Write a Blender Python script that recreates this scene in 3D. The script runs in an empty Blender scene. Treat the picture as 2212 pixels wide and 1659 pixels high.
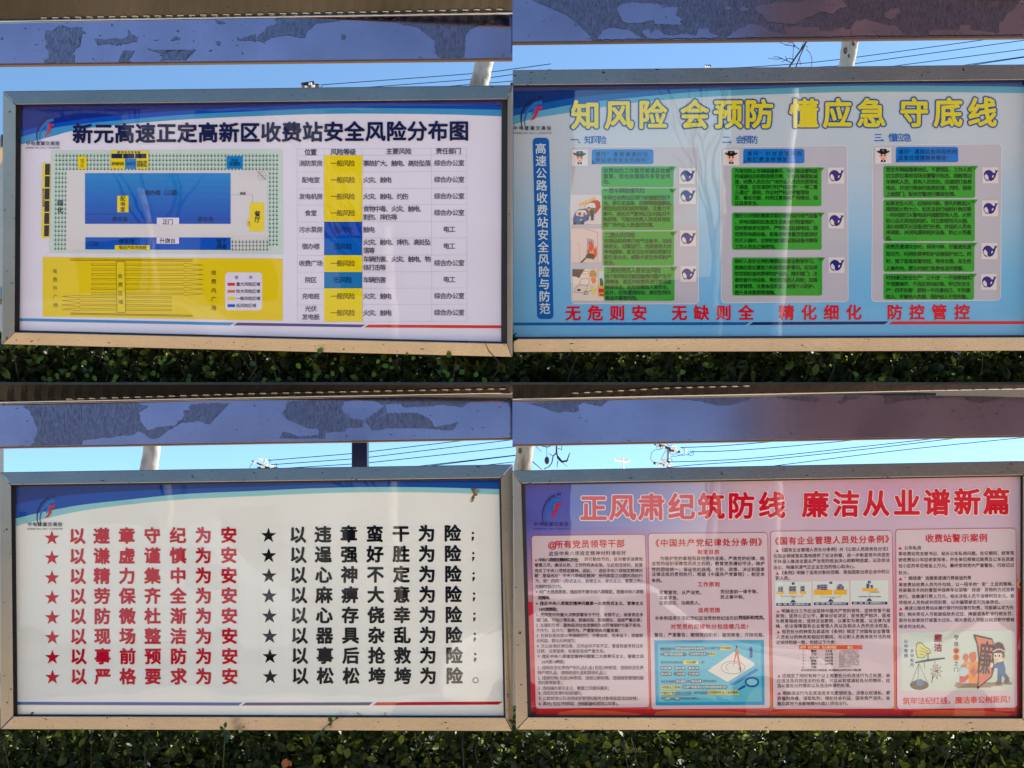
import bpy, bmesh, math, random
import numpy as np
from mathutils import Vector, Matrix
random.seed(7)
RNG = np.random.default_rng(11)
SC = bpy.context.scene
COL = SC.collection

# ------------------------------------------------------------------ camera
EYE = 1.6                     # camera height, metres
F, CX, CY = 2622.0, 1106.0, 1500.0   # focal length and principal point in photo pixels (2212 wide)
cam_d = bpy.data.cameras.new('camera')
cam_d.sensor_width = 36.0
cam_d.lens = F / 2212.0 * 36.0
cam_d.shift_y = (CY - 829.5) / 2212.0
cam_d.clip_start = 0.05
cam_d.clip_end = 5000.0
cam = bpy.data.objects.new('camera', cam_d)
cam.location = (0, 0, EYE)
cam.rotation_euler = (math.radians(90), 0, 0)
COL.objects.link(cam)
SC.camera = cam

# ------------------------------------------------------------------ light
SUN_EL, SUN_AZ = 44.0, 62.0   # azimuth clockwise from +Y (behind the boards, towards the right)
W = bpy.data.worlds.new('World')
SC.world = W
W.use_nodes = True
wn, wl = W.node_tree.nodes, W.node_tree.links
wn.clear()
sky = wn.new('ShaderNodeTexSky')
sky.sky_type = 'NISHITA'
sky.sun_disc = False
sky.sun_elevation = math.radians(SUN_EL)
sky.sun_rotation = math.radians(SUN_AZ)
sky.altitude = 600
sky.air_density = 0.62
sky.dust_density = 0.3
sky.ozone_density = 1.0
bg = wn.new('ShaderNodeBackground')
bg.inputs['Strength'].default_value = 0.10
wo = wn.new('ShaderNodeOutputWorld')
tint = wn.new('ShaderNodeMix'); tint.data_type = 'RGBA'; tint.blend_type = 'MULTIPLY'   # clear winter air: a little more cyan
tint.inputs[0].default_value = 1.0; tint.inputs[7].default_value = (.84, 1.02, 1.0, 1)
wl.new(sky.outputs[0], tint.inputs[6])
wl.new(tint.outputs[2], bg.inputs[0])
wl.new(bg.outputs[0], wo.inputs[0])
sun_d = bpy.data.lights.new('sun', 'SUN')
sun_d.energy = 5.0
sun_d.angle = math.radians(0.5)
sun_d.color = (1.0, 0.93, 0.82)
sun = bpy.data.objects.new('sun', sun_d)
_e, _a = math.radians(SUN_EL), math.radians(SUN_AZ)
_to = Vector((math.sin(_a) * math.cos(_e), math.cos(_a) * math.cos(_e), math.sin(_e)))
sun.rotation_euler = _to.to_track_quat('Z', 'Y').to_euler()
sun.location = _to * 50
COL.objects.link(sun)
SC.view_settings.view_transform = 'Standard'
SC.view_settings.look = 'None'
SC.view_settings.exposure = 1.55
SC.view_settings.gamma = 1.0
SC.cycles.max_bounces = 8
SC.cycles.transparent_max_bounces = 12

# ------------------------------------------------------------------ materials
def lin(c):
    return tuple(((v / 255) / 12.92 if v / 255 <= 0.04045 else ((v / 255 + 0.055) / 1.055) ** 2.4) for v in c)

def newmat(name):
    m = bpy.data.materials.new(name)
    m.use_nodes = True
    nt = m.node_tree
    b = nt.nodes['Principled BSDF']
    return m, nt, b

def laminate(nt, b):
    """the glossy, slightly wavy plastic film over every print"""
    N, L = nt.nodes.new, nt.links.new
    tc = N('ShaderNodeTexCoord')
    mp = N('ShaderNodeMapping'); mp.inputs['Scale'].default_value = (.8, 1, 1.6)
    n1 = N('ShaderNodeTexNoise'); n1.inputs['Scale'].default_value = 1.7; n1.inputs['Detail'].default_value = 1.5
    L(tc.outputs['Object'], mp.inputs[0]); L(mp.outputs[0], n1.inputs['Vector'])
    bp = N('ShaderNodeBump'); bp.inputs['Strength'].default_value = .12; bp.inputs['Distance'].default_value = .02
    L(n1.outputs['Fac'], bp.inputs['Height']); L(bp.outputs[0], b.inputs['Coat Normal'])
    b.inputs['Coat Weight'].default_value = 1.0; b.inputs['Coat Roughness'].default_value = .012; b.inputs['Coat IOR'].default_value = 1.66

_PM = {}
def ink(*c):
    """a printed colour given as sRGB; slightly uneven like an inkjet print"""
    if len(c) == 1: c = c[0]
    c = tuple(int(v) for v in c)
    if c in _PM: return _PM[c]
    m, nt, b = newmat('ink_%02x%02x%02x' % c)
    l = lin(c)
    tc = nt.nodes.new('ShaderNodeTexCoord')
    n = nt.nodes.new('ShaderNodeTexNoise'); n.inputs['Scale'].default_value = 2.2; n.inputs['Detail'].default_value = 3
    nt.links.new(tc.outputs['Object'], n.inputs['Vector'])
    mx = nt.nodes.new('ShaderNodeMix'); mx.data_type = 'RGBA'
    mx.inputs[6].default_value = (*[v * 0.93 for v in l], 1)
    mx.inputs[7].default_value = (*[min(1, v * 1.05) for v in l], 1)
    nt.links.new(n.outputs['Fac'], mx.inputs[0])
    nt.links.new(mx.outputs[2], b.inputs['Base Color'])
    b.inputs['Roughness'].default_value = 0.6
    b.inputs['Specular IOR Level'].default_value = 0.0
    laminate(nt, b)
    _PM[c] = m
    return m

def plain(name, c, rough=0.6, metal=0.0, spec=0.5, var=0.12, scale=6.0, bump=0.0):
    m, nt, b = newmat(name)
    tc = nt.nodes.new('ShaderNodeTexCoord')
    n = nt.nodes.new('ShaderNodeTexNoise'); n.inputs['Scale'].default_value = scale; n.inputs['Detail'].default_value = 5
    nt.links.new(tc.outputs['Object'], n.inputs['Vector'])
    mx = nt.nodes.new('ShaderNodeMix'); mx.data_type = 'RGBA'
    mx.inputs[6].default_value = (*[v * (1 - var) for v in c], 1)
    mx.inputs[7].default_value = (*[min(1, v * (1 + var)) for v in c], 1)
    nt.links.new(n.outputs['Fac'], mx.inputs[0])
    nt.links.new(mx.outputs[2], b.inputs['Base Color'])
    b.inputs['Roughness'].default_value = rough
    b.inputs['Metallic'].default_value = metal
    b.inputs['Specular IOR Level'].default_value = spec
    if bump:
        bp = nt.nodes.new('ShaderNodeBump'); bp.inputs['Strength'].default_value = bump; bp.inputs['Distance'].default_value = 0.02
        nt.links.new(n.outputs['Fac'], bp.inputs['Height']); nt.links.new(bp.outputs[0], b.inputs['Normal'])
    return m

def steel(name, c, rough, stretch, specks=True, bump=0.05, blotch=0.25):
    """brushed stainless steel: fine streaks along one axis, water marks and dark specks"""
    m, nt, b = newmat(name)
    N, L = nt.nodes.new, nt.links.new
    tc = N('ShaderNodeTexCoord')
    mp = N('ShaderNodeMapping'); mp.inputs['Scale'].default_value = stretch
    L(tc.outputs['Object'], mp.inputs[0])
    n1 = N('ShaderNodeTexNoise'); n1.inputs['Scale'].default_value = 30; n1.inputs['Detail'].default_value = 6
    L(mp.outputs[0], n1.inputs['Vector'])
    n2 = N('ShaderNodeTexNoise'); n2.inputs['Scale'].default_value = 3.2; n2.inputs['Detail'].default_value = 5
    L(tc.outputs['Object'], n2.inputs['Vector'])
    mr = N('ShaderNodeMapRange'); mr.inputs[3].default_value = rough * 0.7; mr.inputs[4].default_value = rough * 1.45
    L(n1.outputs['Fac'], mr.inputs[0]); L(mr.outputs[0], b.inputs['Roughness'])
    mx = N('ShaderNodeMix'); mx.data_type = 'RGBA'
    mx.inputs[6].default_value = (*[v * (1 - blotch) for v in c], 1); mx.inputs[7].default_value = (*[min(1, v * (1 + blotch * .6)) for v in c], 1)
    L(n2.outputs['Fac'], mx.inputs[0])
    out = mx.outputs[2]
    if specks:
        ms = N('ShaderNodeMapping'); ms.inputs['Scale'].default_value = (1, 1, 2.2)
        L(tc.outputs['Object'], ms.inputs[0])
        n3 = N('ShaderNodeTexNoise'); n3.inputs['Scale'].default_value = 34; n3.inputs['Detail'].default_value = 3
        L(ms.outputs[0], n3.inputs['Vector'])
        cr = N('ShaderNodeValToRGB'); cr.color_ramp.elements[0].position = 0.685; cr.color_ramp.elements[1].position = 0.72
        L(n3.outputs['Fac'], cr.inputs[0])
        m2 = N('ShaderNodeMix'); m2.data_type = 'RGBA'
        L(cr.outputs[0], m2.inputs[0]); L(out, m2.inputs[6]); m2.inputs[7].default_value = (.05, .045, .045, 1)
        out = m2.outputs[2]
    L(out, b.inputs['Base Color'])
    b.inputs['Metallic'].default_value = 1.0
    bp = N('ShaderNodeBump'); bp.inputs['Strength'].default_value = bump; bp.inputs['Distance'].default_value = 0.004
    L(n1.outputs['Fac'], bp.inputs['Height']); L(bp.outputs[0], b.inputs['Normal'])
    return m

def glue_mat():
    """bare scratched steel with glue left where the protective film peeled off"""
    m, nt, b = newmat('bare_scratched_steel')
    N, L = nt.nodes.new, nt.links.new
    tc = N('ShaderNodeTexCoord')
    mp = N('ShaderNodeMapping'); mp.inputs['Scale'].default_value = (1, 1, .25); mp.inputs['Rotation'].default_value = (0, .5, 0)
    L(tc.outputs['Object'], mp.inputs[0])
    n1 = N('ShaderNodeTexNoise'); n1.inputs['Scale'].default_value = 170; n1.inputs['Detail'].default_value = 6; n1.inputs['Distortion'].default_value = .6
    L(mp.outputs[0], n1.inputs['Vector'])
    cr = N('ShaderNodeValToRGB')
    cr.color_ramp.elements[0].position = .34; cr.color_ramp.elements[0].color = (.115, .098, .132, 1)
    cr.color_ramp.elements[1].position = .66; cr.color_ramp.elements[1].color = (.225, .190, .25, 1)
    L(n1.outputs['Fac'], cr.inputs[0]); L(cr.outputs[0], b.inputs['Base Color'])
    b.inputs['Metallic'].default_value = 1.0
    b.inputs['Roughness'].default_value = .26
    bp = N('ShaderNodeBump'); bp.inputs['Strength'].default_value = .15; bp.inputs['Distance'].default_value = .003
    L(n1.outputs['Fac'], bp.inputs['Height']); L(bp.outputs[0], b.inputs['Normal'])
    return m

def leaf_mat(name, dark, light, tip, trans=.35):
    m = bpy.data.materials.new(name); m.use_nodes = True
    nt = m.node_tree; b = nt.nodes['Principled BSDF']; o = nt.nodes['Material Output']
    N, L = nt.nodes.new, nt.links.new
    g = N('ShaderNodeNewGeometry')
    cr = N('ShaderNodeValToRGB')
    e = cr.color_ramp.elements
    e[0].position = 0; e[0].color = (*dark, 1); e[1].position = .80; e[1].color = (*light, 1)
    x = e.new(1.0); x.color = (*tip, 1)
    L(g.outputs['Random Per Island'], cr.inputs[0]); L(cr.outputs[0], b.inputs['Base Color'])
    b.inputs['Roughness'].default_value = .5; b.inputs['Specular IOR Level'].default_value = .35
    tl = N('ShaderNodeBsdfTranslucent')
    hs = N('ShaderNodeHueSaturation'); hs.inputs['Value'].default_value = 2.2; hs.inputs['Hue'].default_value = .48
    L(cr.outputs[0], hs.inputs['Color']); L(hs.outputs[0], tl.inputs[0])
    mx = N('ShaderNodeMixShader'); mx.inputs[0].default_value = trans
    L(b.outputs[0], mx.inputs[1]); L(tl.outputs[0], mx.inputs[2]); L(mx.outputs[0], o.inputs[0])
    return m

def bark_mat(name, base, patch, scale=9):
    m, nt, b = newmat(name)
    N, L = nt.nodes.new, nt.links.new
    tc = N('ShaderNodeTexCoord')
    n = N('ShaderNodeTexNoise'); n.inputs['Scale'].default_value = scale; n.inputs['Detail'].default_value = 6
    mp = N('ShaderNodeMapping'); mp.inputs['Scale'].default_value = (1, 1, .45)
    L(tc.outputs['Object'], mp.inputs[0]); L(mp.outputs[0], n.inputs['Vector'])
    cr = N('ShaderNodeValToRGB'); e = cr.color_ramp.elements
    e[0].position = .52; e[0].color = (*base, 1); e[1].position = .68; e[1].color = (*patch, 1)
    L(n.outputs['Fac'], cr.inputs[0]); L(cr.outputs[0], b.inputs['Base Color'])
    b.inputs['Roughness'].default_value = .8
    bp = N('ShaderNodeBump'); bp.inputs['Strength'].default_value = .35; bp.inputs['Distance'].default_value = .02
    L(n.outputs['Fac'], bp.inputs['Height']); L(bp.outputs[0], b.inputs['Normal'])
    return m

STEEL_RAIL = steel('brushed_steel_rail', (.37, .325, .275), .27, (.6, .6, 9), bump=.02)
STEEL_SIDE = steel('brushed_steel_upright', (.37, .325, .275), .30, (9, 9, .6), bump=.02)
STEEL_BEAM = steel('filmed_steel_beam', (.31, .25, .35), .16, (14, 14, .5), bump=.03, blotch=.38)
GLUE = glue_mat()
CANOPY = steel('weathered_canopy_steel', (.085, .078, .068), .42, (10, .5, 10), specks=True, blotch=.6)
BRIGHT = steel('polished_steel_edge', (.5, .49, .46), .16, (.5, 9, 9), specks=False)
GASKET = plain('black_rubber_gasket', (.012, .013, .02), .5)  # black rubber; also carries the shade of the frame reveal as colour
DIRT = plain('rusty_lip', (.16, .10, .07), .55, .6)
WIRE = plain('dark_cable', (.008, .016, .04), 1.0, spec=0)
GLINT_BEAD = steel('glint_bead_steel', (.46, .41, .32), .25, (1, 1, 1), specks=False)  # for beads made up to give the canopy its glints
# ------------------------------------------------------------------ helpers
def ray(px, py):
    return ((px - CX) / F, (CY - py) / F)

def at(px, py, d):
    """world point at photo pixel (px, py), d metres in front of the camera"""
    a, s = ray(px, py)
    return Vector((a * d, d, EYE + s * d))

def tag(o, label=None, cat=None, group=None, kind=None):
    if label: o['label'] = label
    if cat: o['category'] = cat
    if group: o['group'] = group
    if kind: o['kind'] = kind
    return o

def empty(name, loc, label, cat, group=None):
    o = bpy.data.objects.new(name, None)
    o.location = loc
    o.empty_display_size = .1
    COL.objects.link(o)
    return tag(o, label, cat, group)

class MB:
    """collects polygons (world coordinates) and links them as ONE mesh object"""
    def __init__(s):
        s.v = []; s.f = []; s.m = []; s.mats = []; s.smooth = []
        s.chunks = []          # (verts n x 3, tris m x 3, material index)
    def mi(s, mat):
        if mat not in s.mats: s.mats.append(mat)
        return s.mats.index(mat)
    def face(s, pts, mat, smooth=False):
        i = len(s.v)
        s.v.extend(tuple(p) for p in pts)
        s.f.append(tuple(range(i, i + len(pts)))); s.m.append(s.mi(mat)); s.smooth.append(smooth)
    def mesh(s, verts, faces, mat, smooth=False):
        i = len(s.v)
        s.v.extend(tuple(p) for p in verts)
        k = s.mi(mat)
        for f in faces:
            s.f.append(tuple(i + j for j in f)); s.m.append(k); s.smooth.append(smooth)
    def hexa(s, q, r, mat):
        """prism between two quads q (front) and r (back)"""
        s.mesh(list(q) + list(r), [(0, 1, 2, 3), (7, 6, 5, 4), (0, 4, 5, 1), (1, 5, 6, 2), (2, 6, 7, 3), (3, 7, 4, 0)], mat)
    def box(s, lo, hi, mat):
        x0, y0, z0 = lo; x1, y1, z1 = hi
        s.hexa([(x0, y0, z0), (x1, y0, z0), (x1, y0, z1), (x0, y0, z1)], [(x0, y1, z0), (x1, y1, z0), (x1, y1, z1), (x0, y1, z1)], mat)
    def tube(s, pts, r, mat, n=8, caps=True, smooth=True):
        pts = [Vector(p) for p in pts]
        R = r if isinstance(r, (list, tuple)) else [r] * len(pts)
        vs = []; fs = []
        up = None
        for i, p in enumerate(pts):
            t = (pts[min(i + 1, len(pts) - 1)] - pts[max(i - 1, 0)]).normalized()
            if up is None:
                up = Vector((0, 0, 1)) if abs(t.z) < .9 else Vector((1, 0, 0))
            a = t.cross(up).normalized(); b = a.cross(t).normalized(); up = b
            for k in range(n):
                an = 2 * math.pi * k / n
                vs.append(p + (a * math.cos(an) + b * math.sin(an)) * R[i])
        for i in range(len(pts) - 1):
            for k in range(n):
                fs.append((i * n + k, i * n + (k + 1) % n, (i + 1) * n + (k + 1) % n, (i + 1) * n + k))
        if caps:
            fs.append(tuple(range(n))[::-1]); fs.append(tuple((len(pts) - 1) * n + k for k in range(n)))
        s.mesh(vs, fs, mat, smooth)
    def ball(s, c, r, mat, n=10, sc=(1, 1, 1)):
        vs = []; fs = []
        m = max(5, n // 2 + 1)
        for i in range(m + 1):
            th = math.pi * i / m
            for k in range(n):
                ph = 2 * math.pi * k / n
                vs.append((c[0] + r * sc[0] * math.sin(th) * math.cos(ph), c[1] + r * sc[1] * math.sin(th) * math.sin(ph), c[2] + r * sc[2] * math.cos(th)))
        for i in range(m):
            for k in range(n):
                fs.append((i * n + k, (i + 1) * n + k, (i + 1) * n + (k + 1) % n, i * n + (k + 1) % n))
        s.mesh(vs, fs, mat, True)
    def build(s, name, parent=None, bevel=0, loc=None):
        nv = len(s.v)
        V = [np.array(s.v, dtype=np.float64).reshape(-1, 3)] if nv else []
        loops = [np.array([j for f in s.f for j in f], dtype=np.int32)] if s.f else []
        tot = [np.array([len(f) for f in s.f], dtype=np.int32)] if s.f else []
        mi = [np.array(s.m, dtype=np.int32)] if s.f else []
        for (cv, ct, ck) in s.chunks:
            V.append(cv); loops.append((ct + nv).astype(np.int32).ravel()); tot.append(np.full(len(ct), 3, np.int32)); mi.append(np.full(len(ct), ck, np.int32)); nv += len(cv)
        V = np.concatenate(V); loops = np.concatenate(loops); tot = np.concatenate(tot); mi = np.concatenate(mi)
        root = parent
        base = Vector((0, 0, 0))
        if parent is not None:
            p = parent
            while p is not None: base += Vector(p.location); p = p.parent
            o_loc = Vector((0, 0, 0))
        else:
            o_loc = Vector(loc) if loc is not None else Vector((V[:, 0].mean(), V[:, 1].mean(), V[:, 2].min()))
            base = o_loc
        V = V - np.array(base)
        me = bpy.data.meshes.new(name)
        me.vertices.add(len(V)); me.vertices.foreach_set('co', V.astype(np.float32).ravel())
        me.loops.add(len(loops)); me.loops.foreach_set('vertex_index', loops)
        me.polygons.add(len(tot))
        st = np.concatenate([[0], np.cumsum(tot)[:-1]]).astype(np.int32)
        me.polygons.foreach_set('loop_start', st); me.polygons.foreach_set('loop_total', tot)
        me.polygons.foreach_set('material_index', mi)
        sm = np.zeros(len(tot), dtype=bool); sm[:len(s.smooth)] = s.smooth
        me.polygons.foreach_set('use_smooth', sm)
        for m in s.mats: me.materials.append(m)
        me.update(calc_edges=True); me.validate()
        o = bpy.data.objects.new(name, me)
        o.location = o_loc
        COL.objects.link(o)
        if root is not None: o.parent = root
        if bevel:
            md = o.modifiers.new('edge', 'BEVEL'); md.width = bevel; md.segments = 2; md.limit_method = 'ANGLE'; md.angle_limit = math.radians(40)
        return o

# ------------------------------------------------------------------ lettering
class Glyphs:
    """outlines of single characters from the built-in font, as flat triangles"""
    def __init__(s): s.c = {}
    def load(s, want):
        want = [w for w in want if w not in s.c]
        obs = []
        for (ch, off, res) in want:
            cu = bpy.data.curves.new('g', 'FONT'); cu.body = ch; cu.resolution_u = res; cu.offset = off
            o = bpy.data.objects.new('g', cu); COL.objects.link(o); obs.append((o, cu))
        dg = bpy.context.evaluated_depsgraph_get(); dg.update()
        for w, (o, cu) in zip(want, obs):
            ev = o.evaluated_get(dg); me = ev.to_mesh()
            me.calc_loop_triangles()
            v = np.empty(len(me.vertices) * 3, np.float32); me.vertices.foreach_get('co', v)
            t = np.empty(len(me.loop_triangles) * 3, np.int32); me.loop_triangles.foreach_get('vertices', t)
            s.c[w] = (v.reshape(-1, 3)[:, :2].astype(np.float64), t.reshape(-1, 3))
            ev.to_mesh_clear()
        for o, cu in obs:
            bpy.data.objects.remove(o); bpy.data.curves.remove(cu)
    def get(s, ch, off=0.0, res=3):
        k = (ch, off, res)
        if k not in s.c: s.load([k])
        return s.c[k]
G = Glyphs()
_g = G.get('国')[0]
GX, GY = (_g[:, 0].min() + _g[:, 0].max()) / 2, (_g[:, 1].min() + _g[:, 1].max()) / 2
GH = (_g[:, 1].max() - _g[:, 1].min())

class Plane:
    """the face of one board: a plane leaning towards the reader"""
    def __init__(s, D, cy, lean):
        s.D, s.t = D, math.tan(math.radians(lean)); s.c = math.cos(math.radians(lean)); s.sc = ray(0, cy)[1]
    def pt(s, px, py, e=0.0):
        a, z = ray(px, py)
        d = (s.D + s.t * s.D * s.sc) / (1 + s.t * z) - 0.0
        d0 = d - e / s.c / (1 + s.t * z)
        return Vector((a * d0, d0, EYE + z * d0))
    def arr(s, P, e):
        a = (P[:, 0] - CX) / F; z = (CY - P[:, 1]) / F
        d = (s.D + s.t * s.D * s.sc - e / s.c) / (1 + s.t * z)
        return np.stack([a * d, d, EYE + z * d], 1)

LAYER = 0.0007
class Print(MB):
    """flat print on a board face; coordinates in the local frame (ox, oy, s) of photo pixels"""
    def __init__(s, plane):
        super().__init__(); s.pl = plane; s.fr(0, 0, 1); s.queue = []
    def fr(s, ox, oy, k): s.ox, s.oy, s.k = ox, oy, k; return s
    def tile(s, i, j): return s.fr(553.0 * i, 414.75 * j, .25)
    def P(s, x, y): return (s.ox + x * s.k, s.oy + y * s.k)
    def poly(s, pts, mat, L=1):
        s.face([s.pl.pt(*s.P(x, y), e=.002 + LAYER * L) for x, y in pts], mat)
    def rect(s, x0, y0, x1, y1, mat, L=1, dy=0): s.poly([(x0, y1), (x1, y1 + dy), (x1, y0 + dy), (x0, y0)], mat, L)
    def rr(s, x0, y0, x1, y1, r, mat, L=1, n=5, sk=0, dy=0):
        """rounded rectangle; sk shifts the bottom edge sideways, dy tilts it"""
        pts = []
        for cx, cy, a0 in ((x1 - r, y0 + r, -90), (x1 - r, y1 - r, 0), (x0 + r, y1 - r, 90), (x0 + r, y0 + r, 180)):
            for k in range(n + 1):
                a = math.radians(a0 + 90 * k / n)
                x, y = cx + r * math.cos(a), cy + r * math.sin(a)
                u = (y - y0) / (y1 - y0)
                pts.append((x + sk * u, y + dy * (x - x0) / (x1 - x0)))
        s.poly(pts[::-1], mat, L)
        return pts
    def line(s, pts, w, mat, L=2, closed=False):
        pts = list(pts)
        if closed: pts.append(pts[0])
        for (x0, y0), (x1, y1) in zip(pts, pts[1:]):
            d = math.hypot(x1 - x0, y1 - y0)
            if d < 1e-6: continue
            nx, ny = -(y1 - y0) / d * w / 2, (x1 - x0) / d * w / 2
            s.poly([(x0 - nx, y0 - ny), (x0 + nx, y0 + ny), (x1 + nx, y1 + ny), (x1 - nx, y1 - ny)], mat, L)
    def disc(s, cx, cy, r, mat, L=2, n=20, ry=None):
        ry = ry or r
        s.poly([(cx + r * math.cos(-2 * math.pi * k / n), cy + ry * math.sin(-2 * math.pi * k / n)) for k in range(n)], mat, L)
    def ring(s, cx, cy, r, w, mat, L=2, n=28, ry=None, a0=0, a1=360):
        ry = ry or r
        s.line([(cx + r * math.cos(math.radians(a0 + (a1 - a0) * k / n)), cy + ry * math.sin(math.radians(a0 + (a1 - a0) * k / n))) for k in range(n + 1)], w, mat, L)
    def star(s, cx, cy, r, mat, L=3):
        s.poly([(cx + (r if k % 2 == 0 else r * .40) * math.sin(math.pi * k / 5), cy - (r if k % 2 == 0 else r * .40) * math.cos(math.pi * k / 5)) for k in range(10)][::-1], mat, L)
    def char(s, ch, cx, cy, h, mat, L=4, bold=0.0, res=2, wx=1.0, rot=0.0):
        s.queue.append((ch, *s.P(cx, cy), h * s.k, mat, L, round(bold, 4), res, wx, rot))
    def text(s, t, x0, x1, cy, h, mat, L=4, bold=.014, res=2, cy2=None, wx=1.0):
        """t spread evenly from x0 to x1; cy, cy2 = middle of the line at its two ends"""
        if cy2 is None: cy2 = cy
        w = [(.55 if ord(c) < 128 else 1.0) for c in t]
        tot = sum(w); p = (x1 - x0) / tot; cum = 0
        for c, k in zip(t, w):
            if c != ' ' and c != '\u3000':
                x = x0 + p * (cum + k / 2)
                s.char(c, x, cy + (cy2 - cy) * (x - x0) / max(1e-6, x1 - x0), h, mat, L, bold, res, wx)
            cum += k
    def vtext(s, t, cx, y0, y1, h, mat, L=4, bold=.014, cx2=None):
        n = len(t); cx2 = cx if cx2 is None else cx2
        for i, c in enumerate(t):
            u = i / max(1, n - 1)
            s.char(c, cx + (cx2 - cx) * u, y0 + (y1 - y0) * u, h, mat, L, bold)
    def build(s, name, parent=None, **k):
        G.load(list({(q[0], 0.0, q[7]) for q in s.queue}))
        by = {}
        for (ch, x, y, h, mat, L, wt, res, wx, rot) in s.queue:
            v, t = G.c[(ch, 0.0, res)]
            if not len(v): continue
            sc = h / GH
            cx = GX if ord(ch) > 0x2000 else (v[:, 0].min() + v[:, 0].max()) / 2
            P = np.stack([(v[:, 0] - cx) * sc * wx, -(v[:, 1] - GY) * sc], 1)
            if rot:
                c_, s_ = math.cos(rot), math.sin(rot); P = np.stack([P[:, 0] * c_ - P[:, 1] * s_, P[:, 0] * s_ + P[:, 1] * c_], 1)
            b = by.setdefault(s.mi(mat), [[], [], 0])
            offs = [(0.0, 0.0)]
            if wt >= .01:      # heavier stroke: the outline is laid down again round a small circle
                m = 4 if wt < .022 else 8 if wt < .05 else 14
                offs += [(wt * math.cos(2 * math.pi * k / m), wt * math.sin(2 * math.pi * k / m)) for k in range(m)]
                if wt >= .05: offs += [(.5 * wt * math.cos(2 * math.pi * k / 6), .5 * wt * math.sin(2 * math.pi * k / 6)) for k in range(6)]
            for q, (ou, ov) in enumerate(offs):
                b[0].append(s.pl.arr(P + np.array([[x + ou * sc, y + ov * sc]]), .002 + LAYER * L + .00002 * q)); b[1].append(t + b[2]); b[2] += len(v)
        for kk, (vs, ts, _) in by.items():
            s.chunks.append((np.concatenate(vs), np.concatenate(ts), kk))
        s.queue = []
        return super().build(name, parent, **k)
# ------------------------------------------------------------------ setting: ground in front and behind
def ground():
    m, nt, b = newmat('paving')
    N, L = nt.nodes.new, nt.links.new
    tc = N('ShaderNodeTexCoord')
    br = N('ShaderNodeTexBrick'); br.inputs['Scale'].default_value = 2.4
    br.inputs['Color1'].default_value = (.55, .41, .26, 1); br.inputs['Color2'].default_value = (.48, .35, .22, 1); br.inputs['Mortar'].default_value = (.32, .27, .21, 1)
    br.inputs['Mortar Size'].default_value = .012
    n = N('ShaderNodeTexNoise'); n.inputs['Scale'].default_value = .35; n.inputs['Detail'].default_value = 6
    L(tc.outputs['Object'], br.inputs['Vector']); L(tc.outputs['Object'], n.inputs['Vector'])
    mx = N('ShaderNodeMix'); mx.data_type = 'RGBA'; mx.blend_type = 'MULTIPLY'; mx.inputs[0].default_value = .5
    L(br.outputs[0], mx.inputs[6]); L(n.outputs['Color'], mx.inputs[7]); L(mx.outputs[2], b.inputs['Base Color'])
    hs = N('ShaderNodeHueSaturation'); hs.inputs['Value'].default_value = 1.45
    L(mx.outputs[2], hs.inputs['Color']); L(hs.outputs[0], b.inputs['Base Color'])
    b.inputs['Roughness'].default_value = .85
    g = MB(); R = 1500
    g.face([(-R, -R, 0), (R, -R, 0), (R, R, 0), (-R, R, 0)], m)
    tag(g.build('ground', loc=(0, 0, 0)), kind='structure')
    a = MB(); am = plain('asphalt', (.055, .055, .06), .9, var=.3, scale=25)
    a.face([(-200, -60, .004), (200, -60, .004), (200, -5.0, .004), (-200, -5.0, .004)], am)
    tag(a.build('road', loc=(0, -30, 0)), kind='structure')
    k = MB(); km = plain('kerb_stone', (.38, .37, .35), .8)
    k.box((-200, -5.0, 0), (200, -4.8, .05), km)
    tag(k.build('kerb', loc=(0, -4.9, 0)), kind='structure')
ground()

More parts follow.
